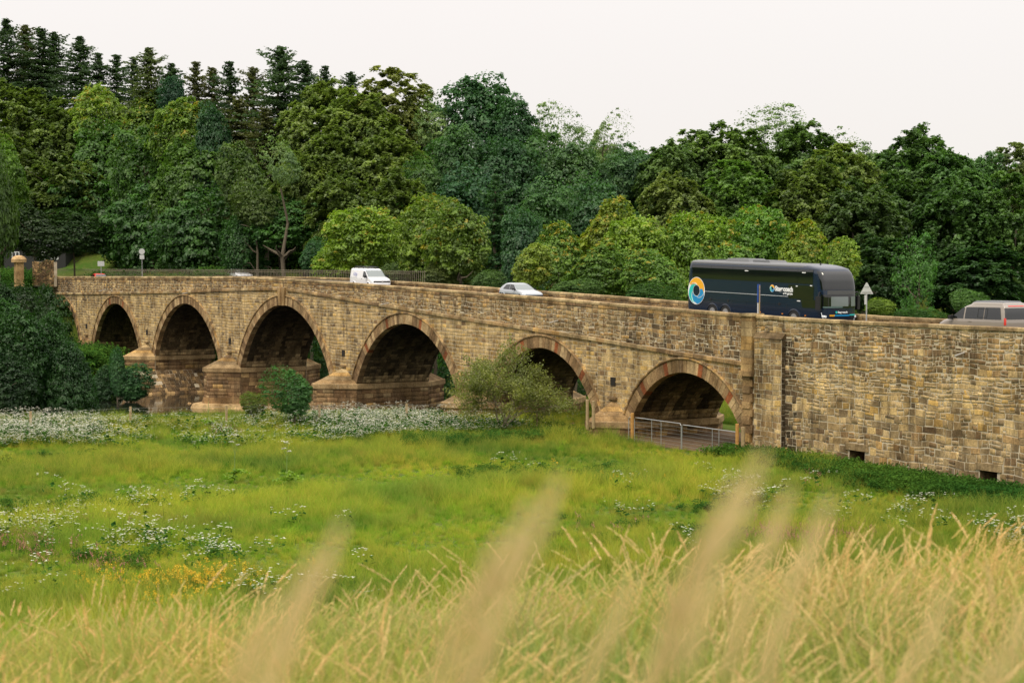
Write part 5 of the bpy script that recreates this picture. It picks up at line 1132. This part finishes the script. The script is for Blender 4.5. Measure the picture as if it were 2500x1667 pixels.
# --- the coach
def make_coach(loc, rz, pitch):
    t = empty('coach', loc, 0, 'dark navy double deck coach with large ring emblem driving along the bridge', 'coach'); t.rotation_euler = (0, pitch, rz); t.scale = (1, 1, .965)
    LV = [(.30, 13.95, .05, 1.24, .7, .25), (.8, 14.08, 0, 1.27, .8, .25), (1.3, 14.10, 0, 1.275, .85, .25), (2.0, 14.07, 0, 1.275, .8, .25), (2.5, 14.02, .0, 1.275, .8, .3), (3.0, 13.92, .02, 1.27, .85, .3), (3.4, 13.75, .05, 1.26, .9, .35), (3.68, 13.50, .1, 1.23, 1.0, .4), (3.82, 12.95, .12, 1.17, 1.2, .4), (3.90, 12.5, .2, 1.06, 1.1, .4), (3.94, 11.8, .35, .85, .9, .4)]
    sh = Shell(LV, .45, .35); sh.body('body', M['navy'], t)
    rf = Shell([(3.74, 12.9, .08, 1.205, 1.1, .4), (3.84, 12.6, .13, 1.17, 1.1, .4), (3.92, 12.2, .2, 1.06, 1.0, .4), (3.96, 11.5, .35, .8, .9, .4)], .52, .35); rf.body('roof_skin', M['roofgrey'], t, nz=8)
    for sg in (-1, 1):
        xs = [.45, 2.6, 4.9, 7.2, 9.5, 11.4, 12.85]
        for a, b_ in zip(xs[:-1], xs[1:]): sh.spatch('side_window', M['glassblack'], t, [(a+(.12 if a == .45 else .006), 2.72), (b_-.006, 2.72), (b_-.006, 3.62), (a+.006, 3.62)], .012, sg)
        sh.spatch('lower_window', M['glassblack'], t, [(10.55, 1.75), (12.95, 1.75), (12.95, 2.62), (10.55, 2.62)], .012, sg)
        sh.spatch('driver_window', M['glassblack'], t, [(11.9, 1.22), (13.1, 1.22), (13.1, 1.74), (11.75, 1.74)], .012, sg)
        b = MB(); b.tube([sh.side(1.9, 1.86, sg, .012), sh.side(10.5, 1.86, sg, .012)], .014, 4); b.build('white_line', M['white_p'], t)
        b = MB()
        for z in (.95, 1.35): b.tube([sh.side(1.9, z, sg, .006), sh.side(10.6, z, sg, .006)], .006, 4)
        for x in (5.0, 6.4, 7.8, 9.2, 10.4): b.tube([sh.side(x, .4, sg, .006), sh.side(x, 1.35, sg, .006)], .006, 4)
        b.build('panel_seam', M['black'], t)
        for x, r in ((2.85, .5), (4.25, .5), (11.15, .5)):
            arch_patch(sh, t, x, r, sgn=sg).build('wheel_arch_trim', M['navy'], t); wheel(t, x, sg*1.16, r, .30, sg)
        for x in (2.6, 4.5, 9.7):
            b = MB(); q = sh.side(x, 1.35, sg, .01); b.cyl(q, (0, 1, 0), .09, .03, 12); b.build('filler_cap', M['black'], t)
    for x, z, w_ in ((6.35, 3.38, .34), (12.0, 3.42, .34), (9.55+1.8, 2.55, .16), (12.7, 2.62, .2), (11.55, 1.62, .3)):
        b = MB(); b.box(x-w_/2, x+w_/2, -1.30, -1.284, z-.03, z+.03); b.build('window_label', M['white_p'], t)
    for x in (7.8, 10.0, 12.2): b = MB(); b.box(x-.06, x+.06, -1.292, -1.268, .70, .76); b.build('side_marker', M['amber'], t)
    sh.fpatch('upper_windscreen', M['glassblack'], t, -R(80), R(80), 2.42, 3.55, .014, 24, 10)
    sh.fpatch('destination_panel', mat('grey panel', (.06, .062, .062), .3), t, -R(42), R(50), 2.12, 2.36, .014, 16, 3)
    sh.fpatch('lower_windscreen', M['glassblack'], t, -R(84), R(80), 1.27, 2.10, .010, 24, 8)
    for a, b_ in ((-24, 6), (14, 44)): sh.fpatch('painted_clear_pane', M['seeglass'], t, R(a), R(b_), 1.38, 1.98, .013, 8, 4)  # glass clear of reflections put in as paler patches
    sh.fpatch('dashboard', mat('teal grey dashboard', (.10, .17, .16), .5), t, -R(70), R(0), 1.29, 1.36, .016, 16, 2)
    sh.fpatch('orange_stripe', M['orange_p'], t, -R(30), -R(10), .76, .86, .02, 8, 1); sh.fpatch('blue_stripe', M['blue_p'], t, -R(10), R(10), .76, .86, .02, 8, 1); sh.fpatch('teal_stripe', M['teal_p'], t, R(10), R(48), .80, .88, .02, 8, 1)
    for sg in (-1, 1):
        hl = empty('headlight'); hl.parent = t
        for k, th in enumerate((52, 60, 68)):
            p = sh.front(.74, sg*R(th), .02); b = MB(); b.cyl(p, (1, 0, 0), .075, .06, 12); b.build('lens', M['lamp'], hl)
        b = MB(); b.tube([sh.front(.98, sg*R(78), .02), sh.front(.62, sg*R(66), .03), sh.front(.5, sg*R(45), .03)], .022, 5); b.build('light_blade', M['lamp'], hl)
        mi = empty('wing_mirror'); mi.parent = t
        b = MB(); b.tube([Vector((13.55, sg*1.22, 2.2)), Vector((13.75, sg*1.5, 2.25)), Vector((13.7, sg*1.55, 2.0))], .04, 6); b.build('arm', M['black'], mi)
        b = MB(); b.box(13.55, 13.8, sg*1.55-.10, sg*1.55+.10, 1.15, 2.0); b.build('housing', M['black'], mi)
    b = MB(); poly_prism(b, [Vector((3.3, -.8, 3.9)), Vector((6.0, -.8, 3.9)), Vector((6.0, .8, 3.9)), Vector((3.3, .8, 3.9))], [Vector((3.6, -.65, 4.15)), Vector((5.7, -.65, 4.15)), Vector((5.7, .65, 4.15)), Vector((3.6, .65, 4.15))], None); b.build('roof_air_unit', M['roofgrey'], t)
    b = MB(); poly_prism(b, [Vector((6.2, -.7, 3.93)), Vector((8.0, -.7, 3.93)), Vector((8.0, .7, 3.93)), Vector((6.2, .7, 3.93))], [Vector((6.2, -.66, 4.09)), Vector((7.8, -.66, 4.09)), Vector((7.8, .66, 4.09)), Vector((6.2, .66, 4.09))], None); b.build('roof_hatch', M['roofgrey'], t)
    b = MB(); b.box(1.6, 2.6, -.5, .5, 3.92, 4.02); b.build('roof_hatch', M['roofgrey'], t)
    swirl(t, 1.05, 1.86, .90, -1.305); swirl(t, 9.0, 2.32, .23, -1.305, 'small_ring_logo')
    text('lettering', 'Stagecoach', .44, (9.26, -1.292, 2.18), M['white_p'], t, (pi/2, 0, 0), .02, sx_=.88)
    text('slogan', "we've got you", .19, (10.05, -1.292, 1.98), M['white_p'], t, (pi/2, 0, 0), .008, sx_=.85)
    q = sh.front(.98, 0, .015); text('nose_lettering', 'Stagecoach', .17, (q.x+.01, -.36, .96), M['white_p'], t, (pi/2, 0, pi/2), .006)
    b = MB(); b.cyl((q.x+.005, -.46, 1.01), (1, 0, 0), .075, .02, 14); b.build('nose_badge', M['teal_p'], t)
    b = MB(); b.cyl((12.0, .0, 3.98), (0, 0, 1), .05, .12, 8); b.build('aerial_base', M['black'], t)
    return t
XB = WY(1677, 640, 3.62).x
pit = math.atan((ZROAD(XB+14)-ZROAD(XB))/14.0)
make_coach((XB, 4.92, ZROAD(XB)+.05), 0, -pit)
# --- van
def place_dir(px, Y):
    p = WY(px, 640, Y); x = p.x; return (x, Y, ZROAD(x)+.03), -math.atan((ZROAD(x+4)-ZROAD(x))/4)
def make_van(loc, pitch):
    t = empty('delivery_van', loc, 0, 'white panel van with roof rack and lilac lettering crossing the bridge', 'van'); t.rotation_euler = (0, pitch, 0)
    sh = Shell([(.22, 4.80, .1, .93, .5, .15), (.5, 4.93, 0, .96, .55, .15), (.85, 4.88, 0, .965, .6, .15), (1.02, 4.70, 0, .96, .65, .15), (1.12, 4.35, 0, .95, .7, .15), (1.2, 4.0, .01, .94, .7, .15), (1.5, 3.62, .03, .90, .6, .15), (1.78, 3.25, .06, .86, .5, .15), (1.9, 2.95, .1, .80, .5, .15), (1.94, 2.6, .2, .68, .5, .2)], .5, .3)
    sh.body('body', M['white'], t)
    sh.fpatch('windscreen', M['seeglass'], t, -R(62), R(62), 1.18, 1.80, .014, 16, 8)
    for sg in (-1, 1):
        sh.spatch('side_window', M['glassblack'], t, [(2.75, 1.16), (3.72, 1.16), (3.18, 1.68), (2.80, 1.68)], .012, sg)
        for x in (.95, 4.0): arch_patch(sh, t, x, .34, sgn=sg).build('wheel_arch_trim', M['white'], t); wheel(t, x, sg*.86, .34, .22, sg)
        b = MB()
        for x in (2.68, 1.55, .62): b.tube([sh.side(x, .45, sg, .004), sh.side(x, 1.72, sg, .004)], .007, 4)
        b.tube([sh.side(.3, 1.08, sg, .004), sh.side(1.6, 1.08, sg, .004)], .012, 4); b.build('door_seam', mat('seam', (.25, .25, .26), .6), t)
        b = MB(); b.box(2.5, 2.62, sg*.97-.02, sg*.97+.02, .98, 1.02); b.build('door_handle', M['black'], t)
        b = MB(); b.box(3.55, 3.75, sg*1.10-.10, sg*1.10+.10, 1.10, 1.32); b.build('wing_mirror', M['black'], t)
        sh.fpatch('headlight', M['lamp'], t, sg*R(48), sg*R(80), .74, .90, .012, 6, 2)
    sh.fpatch('grille', M['black'], t, -R(46), R(46), .72, .86, .012, 10, 2); sh.fpatch('lower_bumper', M['black'], t, -R(75), R(75), .24, .46, .015, 12, 2)
    q = sh.front(.80, 0, .03); b = MB(); b.cyl(q, (1, 0, 0), .09, .03, 14); b.build('badge', M['rim'], t)
    rk = empty('roof_rack'); rk.parent = t; b = MB()
    for x in (.6, 1.5, 2.5): b.box(x-.03, x+.03, -.78, .78, 2.02, 2.06); b.box(x-.03, x+.03, -.78, -.74, 1.88, 2.04); b.box(x-.03, x+.03, .74, .78, 1.88, 2.04)
    b.build('crossbar', M['black'], rk)
    for y in (-.4, .35): b = MB(); b.box(.3, 2.9, y-.12, y+.12, 2.06, 2.10); b.build('ladder', M['roofgrey'], rk)
    text('lettering', 'city', .52, (.85, -.985, 1.28), M['lilac'], t, (pi/2, 0, 0), .0)
    return t
lc, pt_ = place_dir(803*1.063, 3.95); make_van((lc[0], 4.9, lc[2]), pt_)
# --- cars
def make_car(nm, loc, pitch, label, col='silver', lower='black', rz=0):
    t = empty(nm, loc, 0, label, 'car'); t.rotation_euler = (0, pitch, rz)
    sh = Shell([(.18, 4.15, .15, .85, .6, .3), (.42, 4.32, .03, .895, .7, .3), (.65, 4.26, .0, .90, .75, .3), (.78, 4.0, .0, .89, .8, .3), (.87, 3.55, .02, .87, .8, .3), (.95, 3.05, .06, .84, .6, .3), (1.15, 2.65, .28, .76, .45, .3), (1.34, 2.25, .58, .67, .4, .35), (1.42, 1.95, .85, .60, .4, .35), (1.45, 1.7, 1.05, .48, .35, .3)], .52, .5)
    sh.body('body', M[col], t)
    sh.fpatch('windscreen', M['seeglass'], t, -R(66), R(66), .97, 1.38, .013, 14, 8)
    sh.fpatch('rear_window', M['glassblack'], t, -R(66), R(66), 1.0, 1.34, .013, 14, 8, 'rear')
    for sg in (-1, 1):
        sh.spatch('side_window', M['glassblack'], t, [(1.72, .93), (2.78, .93), (2.15, 1.33), (1.68, 1.35)], .012, sg)
        sh.spatch('side_window', M['glassblack'], t, [(.72, .96), (1.66, .93), (1.62, 1.35), (1.02, 1.30)], .012, sg)
        if lower: sh.spatch('painted_sill_shade', M[lower], t, [(.2, .25), (3.5, .25), (3.3, .60), (.3, .66)], .008, sg)  # shade of the lower side put on as a dark patch
        for x in (.85, 3.45): arch_patch(sh, t, x, .32, sgn=sg).build('wheel_arch_trim', M[col], t); wheel(t, x, sg*.80, .32, .2, sg)
        b = MB(); b.box(2.5, 2.68, sg*.98-.09, sg*.98+.09, .92, 1.04); b.build('wing_mirror', M['black'], t)
        sh.fpatch('headlight', M['lamp'], t, sg*R(50), sg*R(82), .60, .72, .012, 6, 2); sh.fpatch('tail_light', M['red'], t, sg*R(45), sg*R(84), .72, .88, .012, 6, 2, 'rear')
        b = MB()
        for x in (1.67, 2.75): b.tube([sh.side(x, .3, sg, .003), sh.side(x, .92, sg, .003)], .006, 4)
        b.build('door_seam', M['black'], t)
    sh.fpatch('grille', M['black'], t, -R(60), R(60), .36, .58, .012, 12, 3)
    return t
lc, pt_ = place_dir(1143*1.063, 4.0); make_car('hatchback_car', (lc[0], 4.9, lc[2]), pt_, 'silver hatchback car on the bridge left of the coach')
p = WD(536*1.063, 660*1.063, 213); gzc = 9.0; make_car('white_car', (p.x, p.y, gzc), 0, 'white car mostly hidden behind railing and parapet at the far end', 'white', None)
p = WD(64*1.063, 660*1.063, 228); t = make_car('red_car', (p.x, 4.9, 8.25), 0, 'small dark red car at the far left end of the bridge', 'red_paint' if 'red_paint' in M else 'red', None, pi)
# --- brown people carrier leaving to the right of the picture
def make_mpv(loc, pitch):
    t = empty('people_carrier', loc, 0, 'grey brown camper van cut off by the right edge of the picture', 'van'); t.rotation_euler = (0, -pitch, pi)
    sh = Shell([(.22, 5.0, .1, .93, .5, .2), (.55, 5.12, 0, .96, .6, .2), (.82, 5.02, 0, .965, .7, .2), (1.0, 4.7, 0, .96, .7, .2), (1.12, 4.25, .02, .945, .7, .2), (1.5, 3.62, .10, .88, .6, .2), (1.78, 3.12, .2, .82, .5, .2), (1.88, 2.8, .3, .78, .5, .2), (1.97, 2.7, .35, .76, .5, .2), (2.0, 2.4, .5, .62, .5, .25)], .5, .35)
    sh.body('body', M['greige'], t)
    for sg in (-1, 1):
        sh.spatch('front_window', M['glassblack'], t, [(3.02, 1.13), (3.95, 1.13), (3.15, 1.68), (3.0, 1.70)], .012, sg)
        sh.spatch('side_window', M['glassblack'], t, [(1.6, 1.13), (2.92, 1.13), (2.90, 1.72), (1.6, 1.74)], .012, sg); sh.spatch('side_window', M['glassblack'], t, [(.32, 1.13), (1.55, 1.13), (1.55, 1.74), (.50, 1.74)], .012, sg)
        b = MB(); q = [sh.side(x, z, sg, .02) for x, z in ((1.35, 1.22), (2.0, 1.22), (2.0, 1.66), (1.35, 1.66), (1.35, 1.22))]; b.tube(q, .012, 4); b.build('window_frame', M['black'], t)
        for x in (.95, 4.15): arch_patch(sh, t, x, .34, sgn=sg).build('wheel_arch_trim', M['greige'], t); wheel(t, x, sg*.86, .34, .22, sg)
        b = MB(); b.box(3.72, 3.92, sg*1.08-.10, sg*1.08+.10, 1.08, 1.28); b.build('wing_mirror', M['black'], t)
        sh.fpatch('tail_light', M['red'], t, sg*R(52), sg*R(86), .85, 1.22, .014, 8, 4, 'rear')
        b = MB(); b.tube([sh.side(2.4, 1.0, sg, .012), sh.side(2.65, 1.0, sg, .012)], .02, 4); b.build('door_handle', M['greige'], t)
    sh.fpatch('rear_window', M['glassblack'], t, -R(70), R(70), 1.15, 1.72, .014, 12, 5, 'rear'); sh.fpatch('brake_light', M['red'], t, -R(20), R(20), 1.80, 1.85, .014, 6, 1, 'rear')
    b = MB(); poly_prism(b, [Vector((.45, -.68, 1.98)), Vector((2.6, -.68, 1.98)), Vector((2.6, .68, 1.98)), Vector((.45, .68, 1.98))], [Vector((.55, -.6, 2.07)), Vector((2.4, -.6, 2.07)), Vector((2.4, .6, 2.07)), Vector((.55, .6, 2.07))], None); b.build('pop_up_roof', M['roofgrey'], t)
    return t
q = WY(2172*1.063, 745*1.063, 1.2); make_mpv((q.x+4.3, 2.15, ZROAD(q.x)+.03), 0)

# ---------------------------------------------------------------- signs
M['metal'] = mat('galvanised metal', (.42, .43, .43), .45, .6); M['signgrey'] = mat('sign back', (.46, .47, .46), .6); M['signblue'] = mat('blue sign', (.02, .09, .38), .5); M['signred'] = mat('red sign', (.6, .03, .03), .5)
def pole(b, x, z0, z1, r=.038): b.tube([(x, 0, z0), (x, 0, z1)], r, 8)
def sign_root(nm, px, Y, label, rz, z=None):
    p = WY(px, 640, Y); return empty(nm, (p.x, Y, ZROAD(p.x) if z is None else z), rz, label, 'road sign'), p
# grey back of triangular warning sign
t, p = sign_root('warning_sign', 1991*1.063, 1.0, 'grey back of a triangular warning sign on a pole before the coach', R(52))
zt = WY(1991*1.063, 648*1.063, 1.0).z-t.location.z
b = MB(); pole(b, 0, 0, zt-.03); b.build('pole', M['metal'], t)
b = MB(); hw2 = .36; 
for y0, y1 in ((-.05, -.035),): poly_prism(b, [Vector((-hw2, y0, zt-.66)), Vector((hw2, y0, zt-.66)), Vector((.03, y0, zt-.02)), Vector((-.03, y0, zt-.02))], [Vector((-hw2, y1, zt-.66)), Vector((hw2, y1, zt-.66)), Vector((.03, y1, zt-.02)), Vector((-.03, y1, zt-.02))], None)
b.build('triangle_plate', M['signgrey'], t); b = MB()
for z in (zt-.25, zt-.55): b.box(-.25 if z < zt-.4 else -.12, .25 if z < zt-.4 else .12, -.075, -.05, z-.02, z+.02)
b.build('bracket', M['metal'], t); b = MB(); b.box(-.12, .0, -.06, -.04, zt-1.25, zt-.72); b.build('lower_plate', M['signgrey'], t)
# blue sign seen from its edge
t, p = sign_root('blue_sign', 1745*1.063, .9, 'narrow blue and white road sign seen almost edge on before the coach side', R(-58))
zt = WY(1745*1.063, 653*1.063, .9).z-t.location.z
b = MB(); pole(b, 0, 0, zt-.05); b.build('pole', M['timber'], t)
b = MB(); b.box(-.26, .26, -.06, -.045, zt-1.08, zt); b.build('plate', M['signblue'], t)
b = MB(); b.box(-.16, -.04, -.068, -.061, zt-.75, zt-.2); b.face([(-.22, -.066, zt-.3), (.02, -.066, zt-.3), (-.10, -.066, zt-.1)]); b.box(.05, .20, -.068, -.061, zt-.30, zt-.26); b.box(.05, .20, -.068, -.061, zt-.42, zt-.38); b.build('white_arrow', M['white_p'], t)
b = MB(); b.box(.04, .2, -.068, -.061, zt-.95, zt-.65); b.build('red_panel', M['signred'], t)
b = MB(); b.box(-.22, .22, -.06, -.045, zt-1.75, zt-1.12); b.build('white_plate', M['white_p'], t)
b = MB()
for k in range(3):
    for j in range(4): b.box(-.18+.09*j, -.18+.09*j+.06, -.068, -.061, zt-1.32-.16*k, zt-1.22-.16*k)
b.build('plate_lettering', M['black'], t)
# white board back, round sign, town sign at the far end
p = WD(232*1.063, 600*1.063, 224); gz = 8.4
t = empty('board_sign', (p.x, p.y, gz), R(60), 'white rectangular sign back on one post at the far left bank', 'road sign'); zt = p.z-gz
b = MB(); pole(b, 0, 0, zt, .04); b.build('pole', M['metal'], t); b = MB(); b.box(-.42, .42, -.06, -.04, zt-.62, zt); b.build('plate', M['signgrey'], t)
b = MB(); b.box(-.40, .40, -.075, -.06, zt-.2, zt-.17); b.box(-.40, .40, -.075, -.06, zt-.5, zt-.47); b.build('bracket', M['metal'], t)
p = WD(326*1.063, 571*1.063, 220)
t = empty('round_sign', (p.x, p.y, 9), R(60), 'grey back of a round road sign with small plate above the bushes', 'road sign'); zt = p.z-9
b = MB(); pole(b, 0, -.6, zt-.1, .04); b.build('pole', M['metal'], t); b = MB(); b.cyl((0, -.06, zt-.36), (0, 1, 0), .36, .02, 24); b.build('disc', M['signgrey'], t); b = MB(); b.box(-.28, .28, -.07, -.05, zt-1.3, zt-.78); b.build('plate', M['signgrey'], t)
p = WD(540*1.063, 541*1.063, 226)
t = empty('town_sign', (p.x, p.y, 9), R(62), 'pale town sign lettered ANGUS with triangle and round signs in front', 'road sign'); zt = p.z-9
b = MB(); pole(b, -.25, -.6, zt-.3, .04); pole(b, .25, -.6, zt-.3, .04); b.build('pole', M['metal'], t)
b = MB(); b.box(-.55, .48, -.05, -.03, zt-.95, zt-.2); b.build('plate', M['signgrey'], t); b = MB(); b.box(-.42, .48, -.05, -.03, zt-1.2, zt-.97); b.build('dark_panel', mat('dark sign panel', (.02, .02, .05), .5), t)
text('lettering', 'ANGUS', .27, (-.50, -.06, zt-.80), M['black'], t, (pi/2, 0, 0), .008)
b = MB(); b.face([(.02, -.07, zt-.62), (.52, -.07, zt-.62), (.27, -.07, zt)]); b.build('triangle_plate', M['signgrey'], t)
b = MB()
for k in range(20):
    a = 2*pi*k/20; c = 2*pi*(k+1)/20; b.face([(.24+.26*cos(a), -.08, zt-.58+.26*sin(a)), (.24+.26*cos(c), -.08, zt-.58+.26*sin(c)), (.24+.20*cos(c), -.08, zt-.58+.20*sin(c)), (.24+.20*cos(a), -.08, zt-.58+.20*sin(a))])
b.build('ring', M['black'], t)
# ---------------------------------------------------------------- railing with hooked tops behind the far parapet
rl = empty('iron_railing', (-200, 7.5, 0), 0, 'long iron railing with hooked pale tops behind the far parapet', 'railing'); M['iron'] = mat('painted iron', (.20, .17, .12), .7)
zr = lambda x: 10.05+.20*sm((x+258)/100)
me_ = MB(); me_.tube([(0, 0, -1.3), (0, 0, .0), (.0, -.05, .10), (.06, -.07, .16), (.13, -.02, .13), (.15, 0, .06)], .022, 4); pm = me_.mesh('pale', M['iron']); 
x = -259.0
while x < -142:
    link('pale', pm, rl, (x+200, 0, float(zr(x)))); x += .41
for dz in (-.06, -1.0):
    b = MB(); b.tube([(x+200, 0, float(zr(x))+dz) for x in np.arange(-259, -141, 6)], .026, 4); b.build('rail', M['iron'], rl)
b = MB(); b.v = []; 
bw = empty('boundary_wall', (-225, 15, 0), 0, 'low brown stone wall behind the railing at the far bank', 'wall'); st = Stones()
face_courses(st, (-262, 17), (-199, 17), 8.2, 9.95, (0, -1, 0), lambda c: pick(BROWN, .25), (.4, .9), (.2, .35), None, (.02, .05)); st.emit(bw, M['stone'], 'stone', 0, 'stone', Vector((-225, 15, 0)))
b = MB(); b.box(-37, 26, 2.02, 2.4, -1, 9.9, (.2, .15, .1)); b.build('core', M['mortar'], bw)
# gatepost, ruined wall, cottage at the far left
p = WD(43*1.063, 577*1.063, 232); gz = 8.0
gp = empty('gatepost', (p.x, p.y, gz), 0, 'round topped sandstone gatepost half hidden by leaves at the left end', 'gatepost'); zt = p.z-gz-.55
b = MB(); b.box(-.55, .55, -.5, .5, 0, zt-.9, (.36, .27, .16)); b.build('shaft', M['dressed'], gp); b = MB(); b.tube([(0, 0, zt-.9), (0, 0, zt-.5), (0, 0, zt-.15), (0, 0, zt)], [.95, .98, .72, .3], 16); b.c = [(.42, .32, .2)]*len(b.f); b.build('cap', M['dressed'], gp)
p = WD(98*1.063, 600*1.063, 234); rw = empty('ruined_wall', (p.x, p.y, 8), R(20), 'low rough rubble wall with tumbled top beside the gatepost', 'wall'); st = Stones()
face_courses(st, (-2.2, 0), (2.4, 0), 0, p.z-8, (0, -1, 0), lambda c: pick(DARK+[(.10, .10, .05)], .3), (.25, .6), (.18, .3), None, (.05, .15), None, .12, rubble=.4); st.emit(rw, M['stone'], 'stone', 300); b = MB(); b.box(-2.2, 2.4, .02, .5, 0, p.z-8-.1, (.15, .12, .08)); b.build('core', M['mortar'], rw)
p = WD(105*1.063, 571*1.063, 262); ct = empty('cottage', (p.x-2.2, p.y, 8.3), R(62), 'dark shaded cottage with white windows under the trees at the left', 'house'); h = p.z-8.3
m = mat('dark render', (.03, .03, .03), .9); b = MB(); b.box(-5.5, 3.5, 0, 6, 0, h); b.build('wall', m, ct)
b = MB(); b.v = [(-5.8, -.3, h), (3.8, -.3, h), (3.8, 3, h+1.9), (-5.8, 3, h+1.9), (-5.8, 6.3, h), (3.8, 6.3, h)]; b.f = [(0, 1, 2, 3), (3, 2, 5, 4), (0, 3, 4), (1, 5, 2), (0, 4, 5, 1)]; b.c = [None]*5; b.build('roof', mat('dark slates', (.02, .022, .025), .8), ct)
for x in (-3.8, .2, 1.9):
    fr = MB(); fr.box(x-.55, x+.55, -.06, .02, h-1.6, h-.45); f_ = fr.build('window', M['white_p'], ct)
    for k in (-1, 1): pn = MB(); pn.box(x+k*.26-.2, x+k*.26+.2, -.075, -.062, h-1.5, h-.55); pn.build('pane', M['glassblack'], f_)
# ---------------------------------------------------------------- wire mesh gates at the last arch
def mesh_panel(x0, x1, Y, zb, ht, label, posts):
    g_ = empty('mesh_gate', (x0, Y, zb), 0, label, 'gate'); L_ = x1-x0; b = MB(); r = .028
    pts = [(0, 0, 0), (0, 0, ht-.12), (.12, 0, ht), (L_-.12, 0, ht), (L_, 0, ht-.12), (L_, 0, 0), (0, 0, 0)]; b.tube(pts, r, 6, False); b.build('frame', M['metal'], g_)
    for x in posts: b = MB(); b.tube([(x*L_, 0, 0), (x*L_, 0, ht)], .022, 6); b.build('upright', M['metal'], g_)
    for k in range(1, 8): b = MB(); b.tube([(0, 0, ht*k/8), (L_, 0, ht*k/8)], .008, 4); b.build('wire', M['metal'], g_)
a = WY(1549, 1017, -1.2); c = WY(1664, 1034, -1.2); e = WY(1800, 1045, -1.2)
zb = WY(1664, 1106, -1.2).z; ht = c.z-zb
mesh_panel(a.x, c.x-.04, -1.2, zb, ht, 'galvanised wire gate panel beside the orange timber post', (.38, .58)); mesh_panel(c.x+.04, e.x, -1.2, zb, ht-.06, 'galvanised wire gate panel nearest the buttress', (.56, .68)); mesh_panel(a.x-.75, a.x-.1, -1.15, zb, ht-.05, 'short wire gate panel left of the orange timber post', ())
def post(px, py0, py1, Y, label, r=.09, mt='timber', lean=0):
    A_ = WY(px, py0, Y); B_ = WY(px, py1, Y); t = empty('fence_post', (A_.x, Y, B_.z), 0, label, 'post'); b = MB(); h = A_.z-B_.z; b.tube([(0, 0, -.3), (lean, 0, h-.02), (lean, 0, h)], [r, r, r*.7], 8); b.build('shaft', M[mt], t)
post(1544, 1008, 1092, -1.3, 'orange brown round timber post at the left of the wire gate', .12, 'orange_timber'); post(1800, 1034, 1095, -1.35, 'orange brown timber post at the right end of the wire gate', .11, 'orange_timber'); post(1814, 1042, 1098, -1.0, 'grey weathered post tight against the masonry right of the gate', .13)
for i, (px, lb) in enumerate(((75, 'thin stake among white flowers in front of the big maple'), (319, 'thin stake among white flowers in front of the river'), (553, 'thin stake among white flowers left of the rounded bush'), (780, 'thin stake among white flowers right of the rounded bush'), (993, 'thin stake before the fifth arch'))):
    g0 = WZ(px, 1036-.012*px+(14 if px < 100 else 0), -.2); t = empty('fence_stake', (g0.x, g0.y, hz(g0.x, g0.y)), 0, lb, 'stake'); b = MB(); b.box(-.07, .07, -.07, .07, -.2, 1.45); b.build('shaft', M['timber'], t)
fs = [WZ(px, 1036-.012*px+(14 if px < 100 else 0), -.2) for px in (-60, 75, 319, 553, 780, 993, 1250)]
wr = MB()
for k in (.8, 1.35): wr.tube([(p.x, p.y, hz(p.x, p.y)+k) for p in fs], .008, 3, False)
o = wr.build('fence_wire', M['metal'], label='thin fence wire strung between the stakes in the flowers', cat='wire')
post(1311, 990, 1034, -3.4, 'bare post standing in front of the thorn bush', .07); post(1434, 975, 1036, -2.6, 'left one of a pair of tall pale posts under the sixth arch', .11); post(1449, 978, 1034, -2.5, 'right one of a pair of tall pale posts under the sixth arch', .11)
# boulders at the waterside
for (px, py, s_, lb) in ((290, 953, (1.5, .8, .4), 'flat pale rock at the waterside by the maple clump'), (345, 957, (1.1, .5, .3), 'small flat rock beside the flat pale rock'), (463, 992, (.6, .4, .3), 'dark small stone at the foot of the bridge pier')):
    p = WZ(px, py, -3.7); b = MB(); n = 10
    for i in range(5):
        f_ = i/4; rr_ = sqrt(max(.05, 1-f_*f_))
        b.v += [(cos(2*pi*j/n)*s_[0]*rr_*random.uniform(.85, 1.1), sin(2*pi*j/n)*s_[1]*rr_*random.uniform(.85, 1.1), -.2+s_[2]*f_*2*random.uniform(.9, 1.1)) for j in range(n)]
    for i in range(4):
        for j in range(n): b.f.append((i*n+j, i*n+(j+1) % n, (i+1)*n+(j+1) % n, (i+1)*n+j)); b.c.append((.38, .28, .17))
    b.f.append(tuple(4*n+j for j in range(n))); b.c.append((.38, .28, .17)); b.build('rock', M['dressed'], loc=p, label=lb, cat='rock')
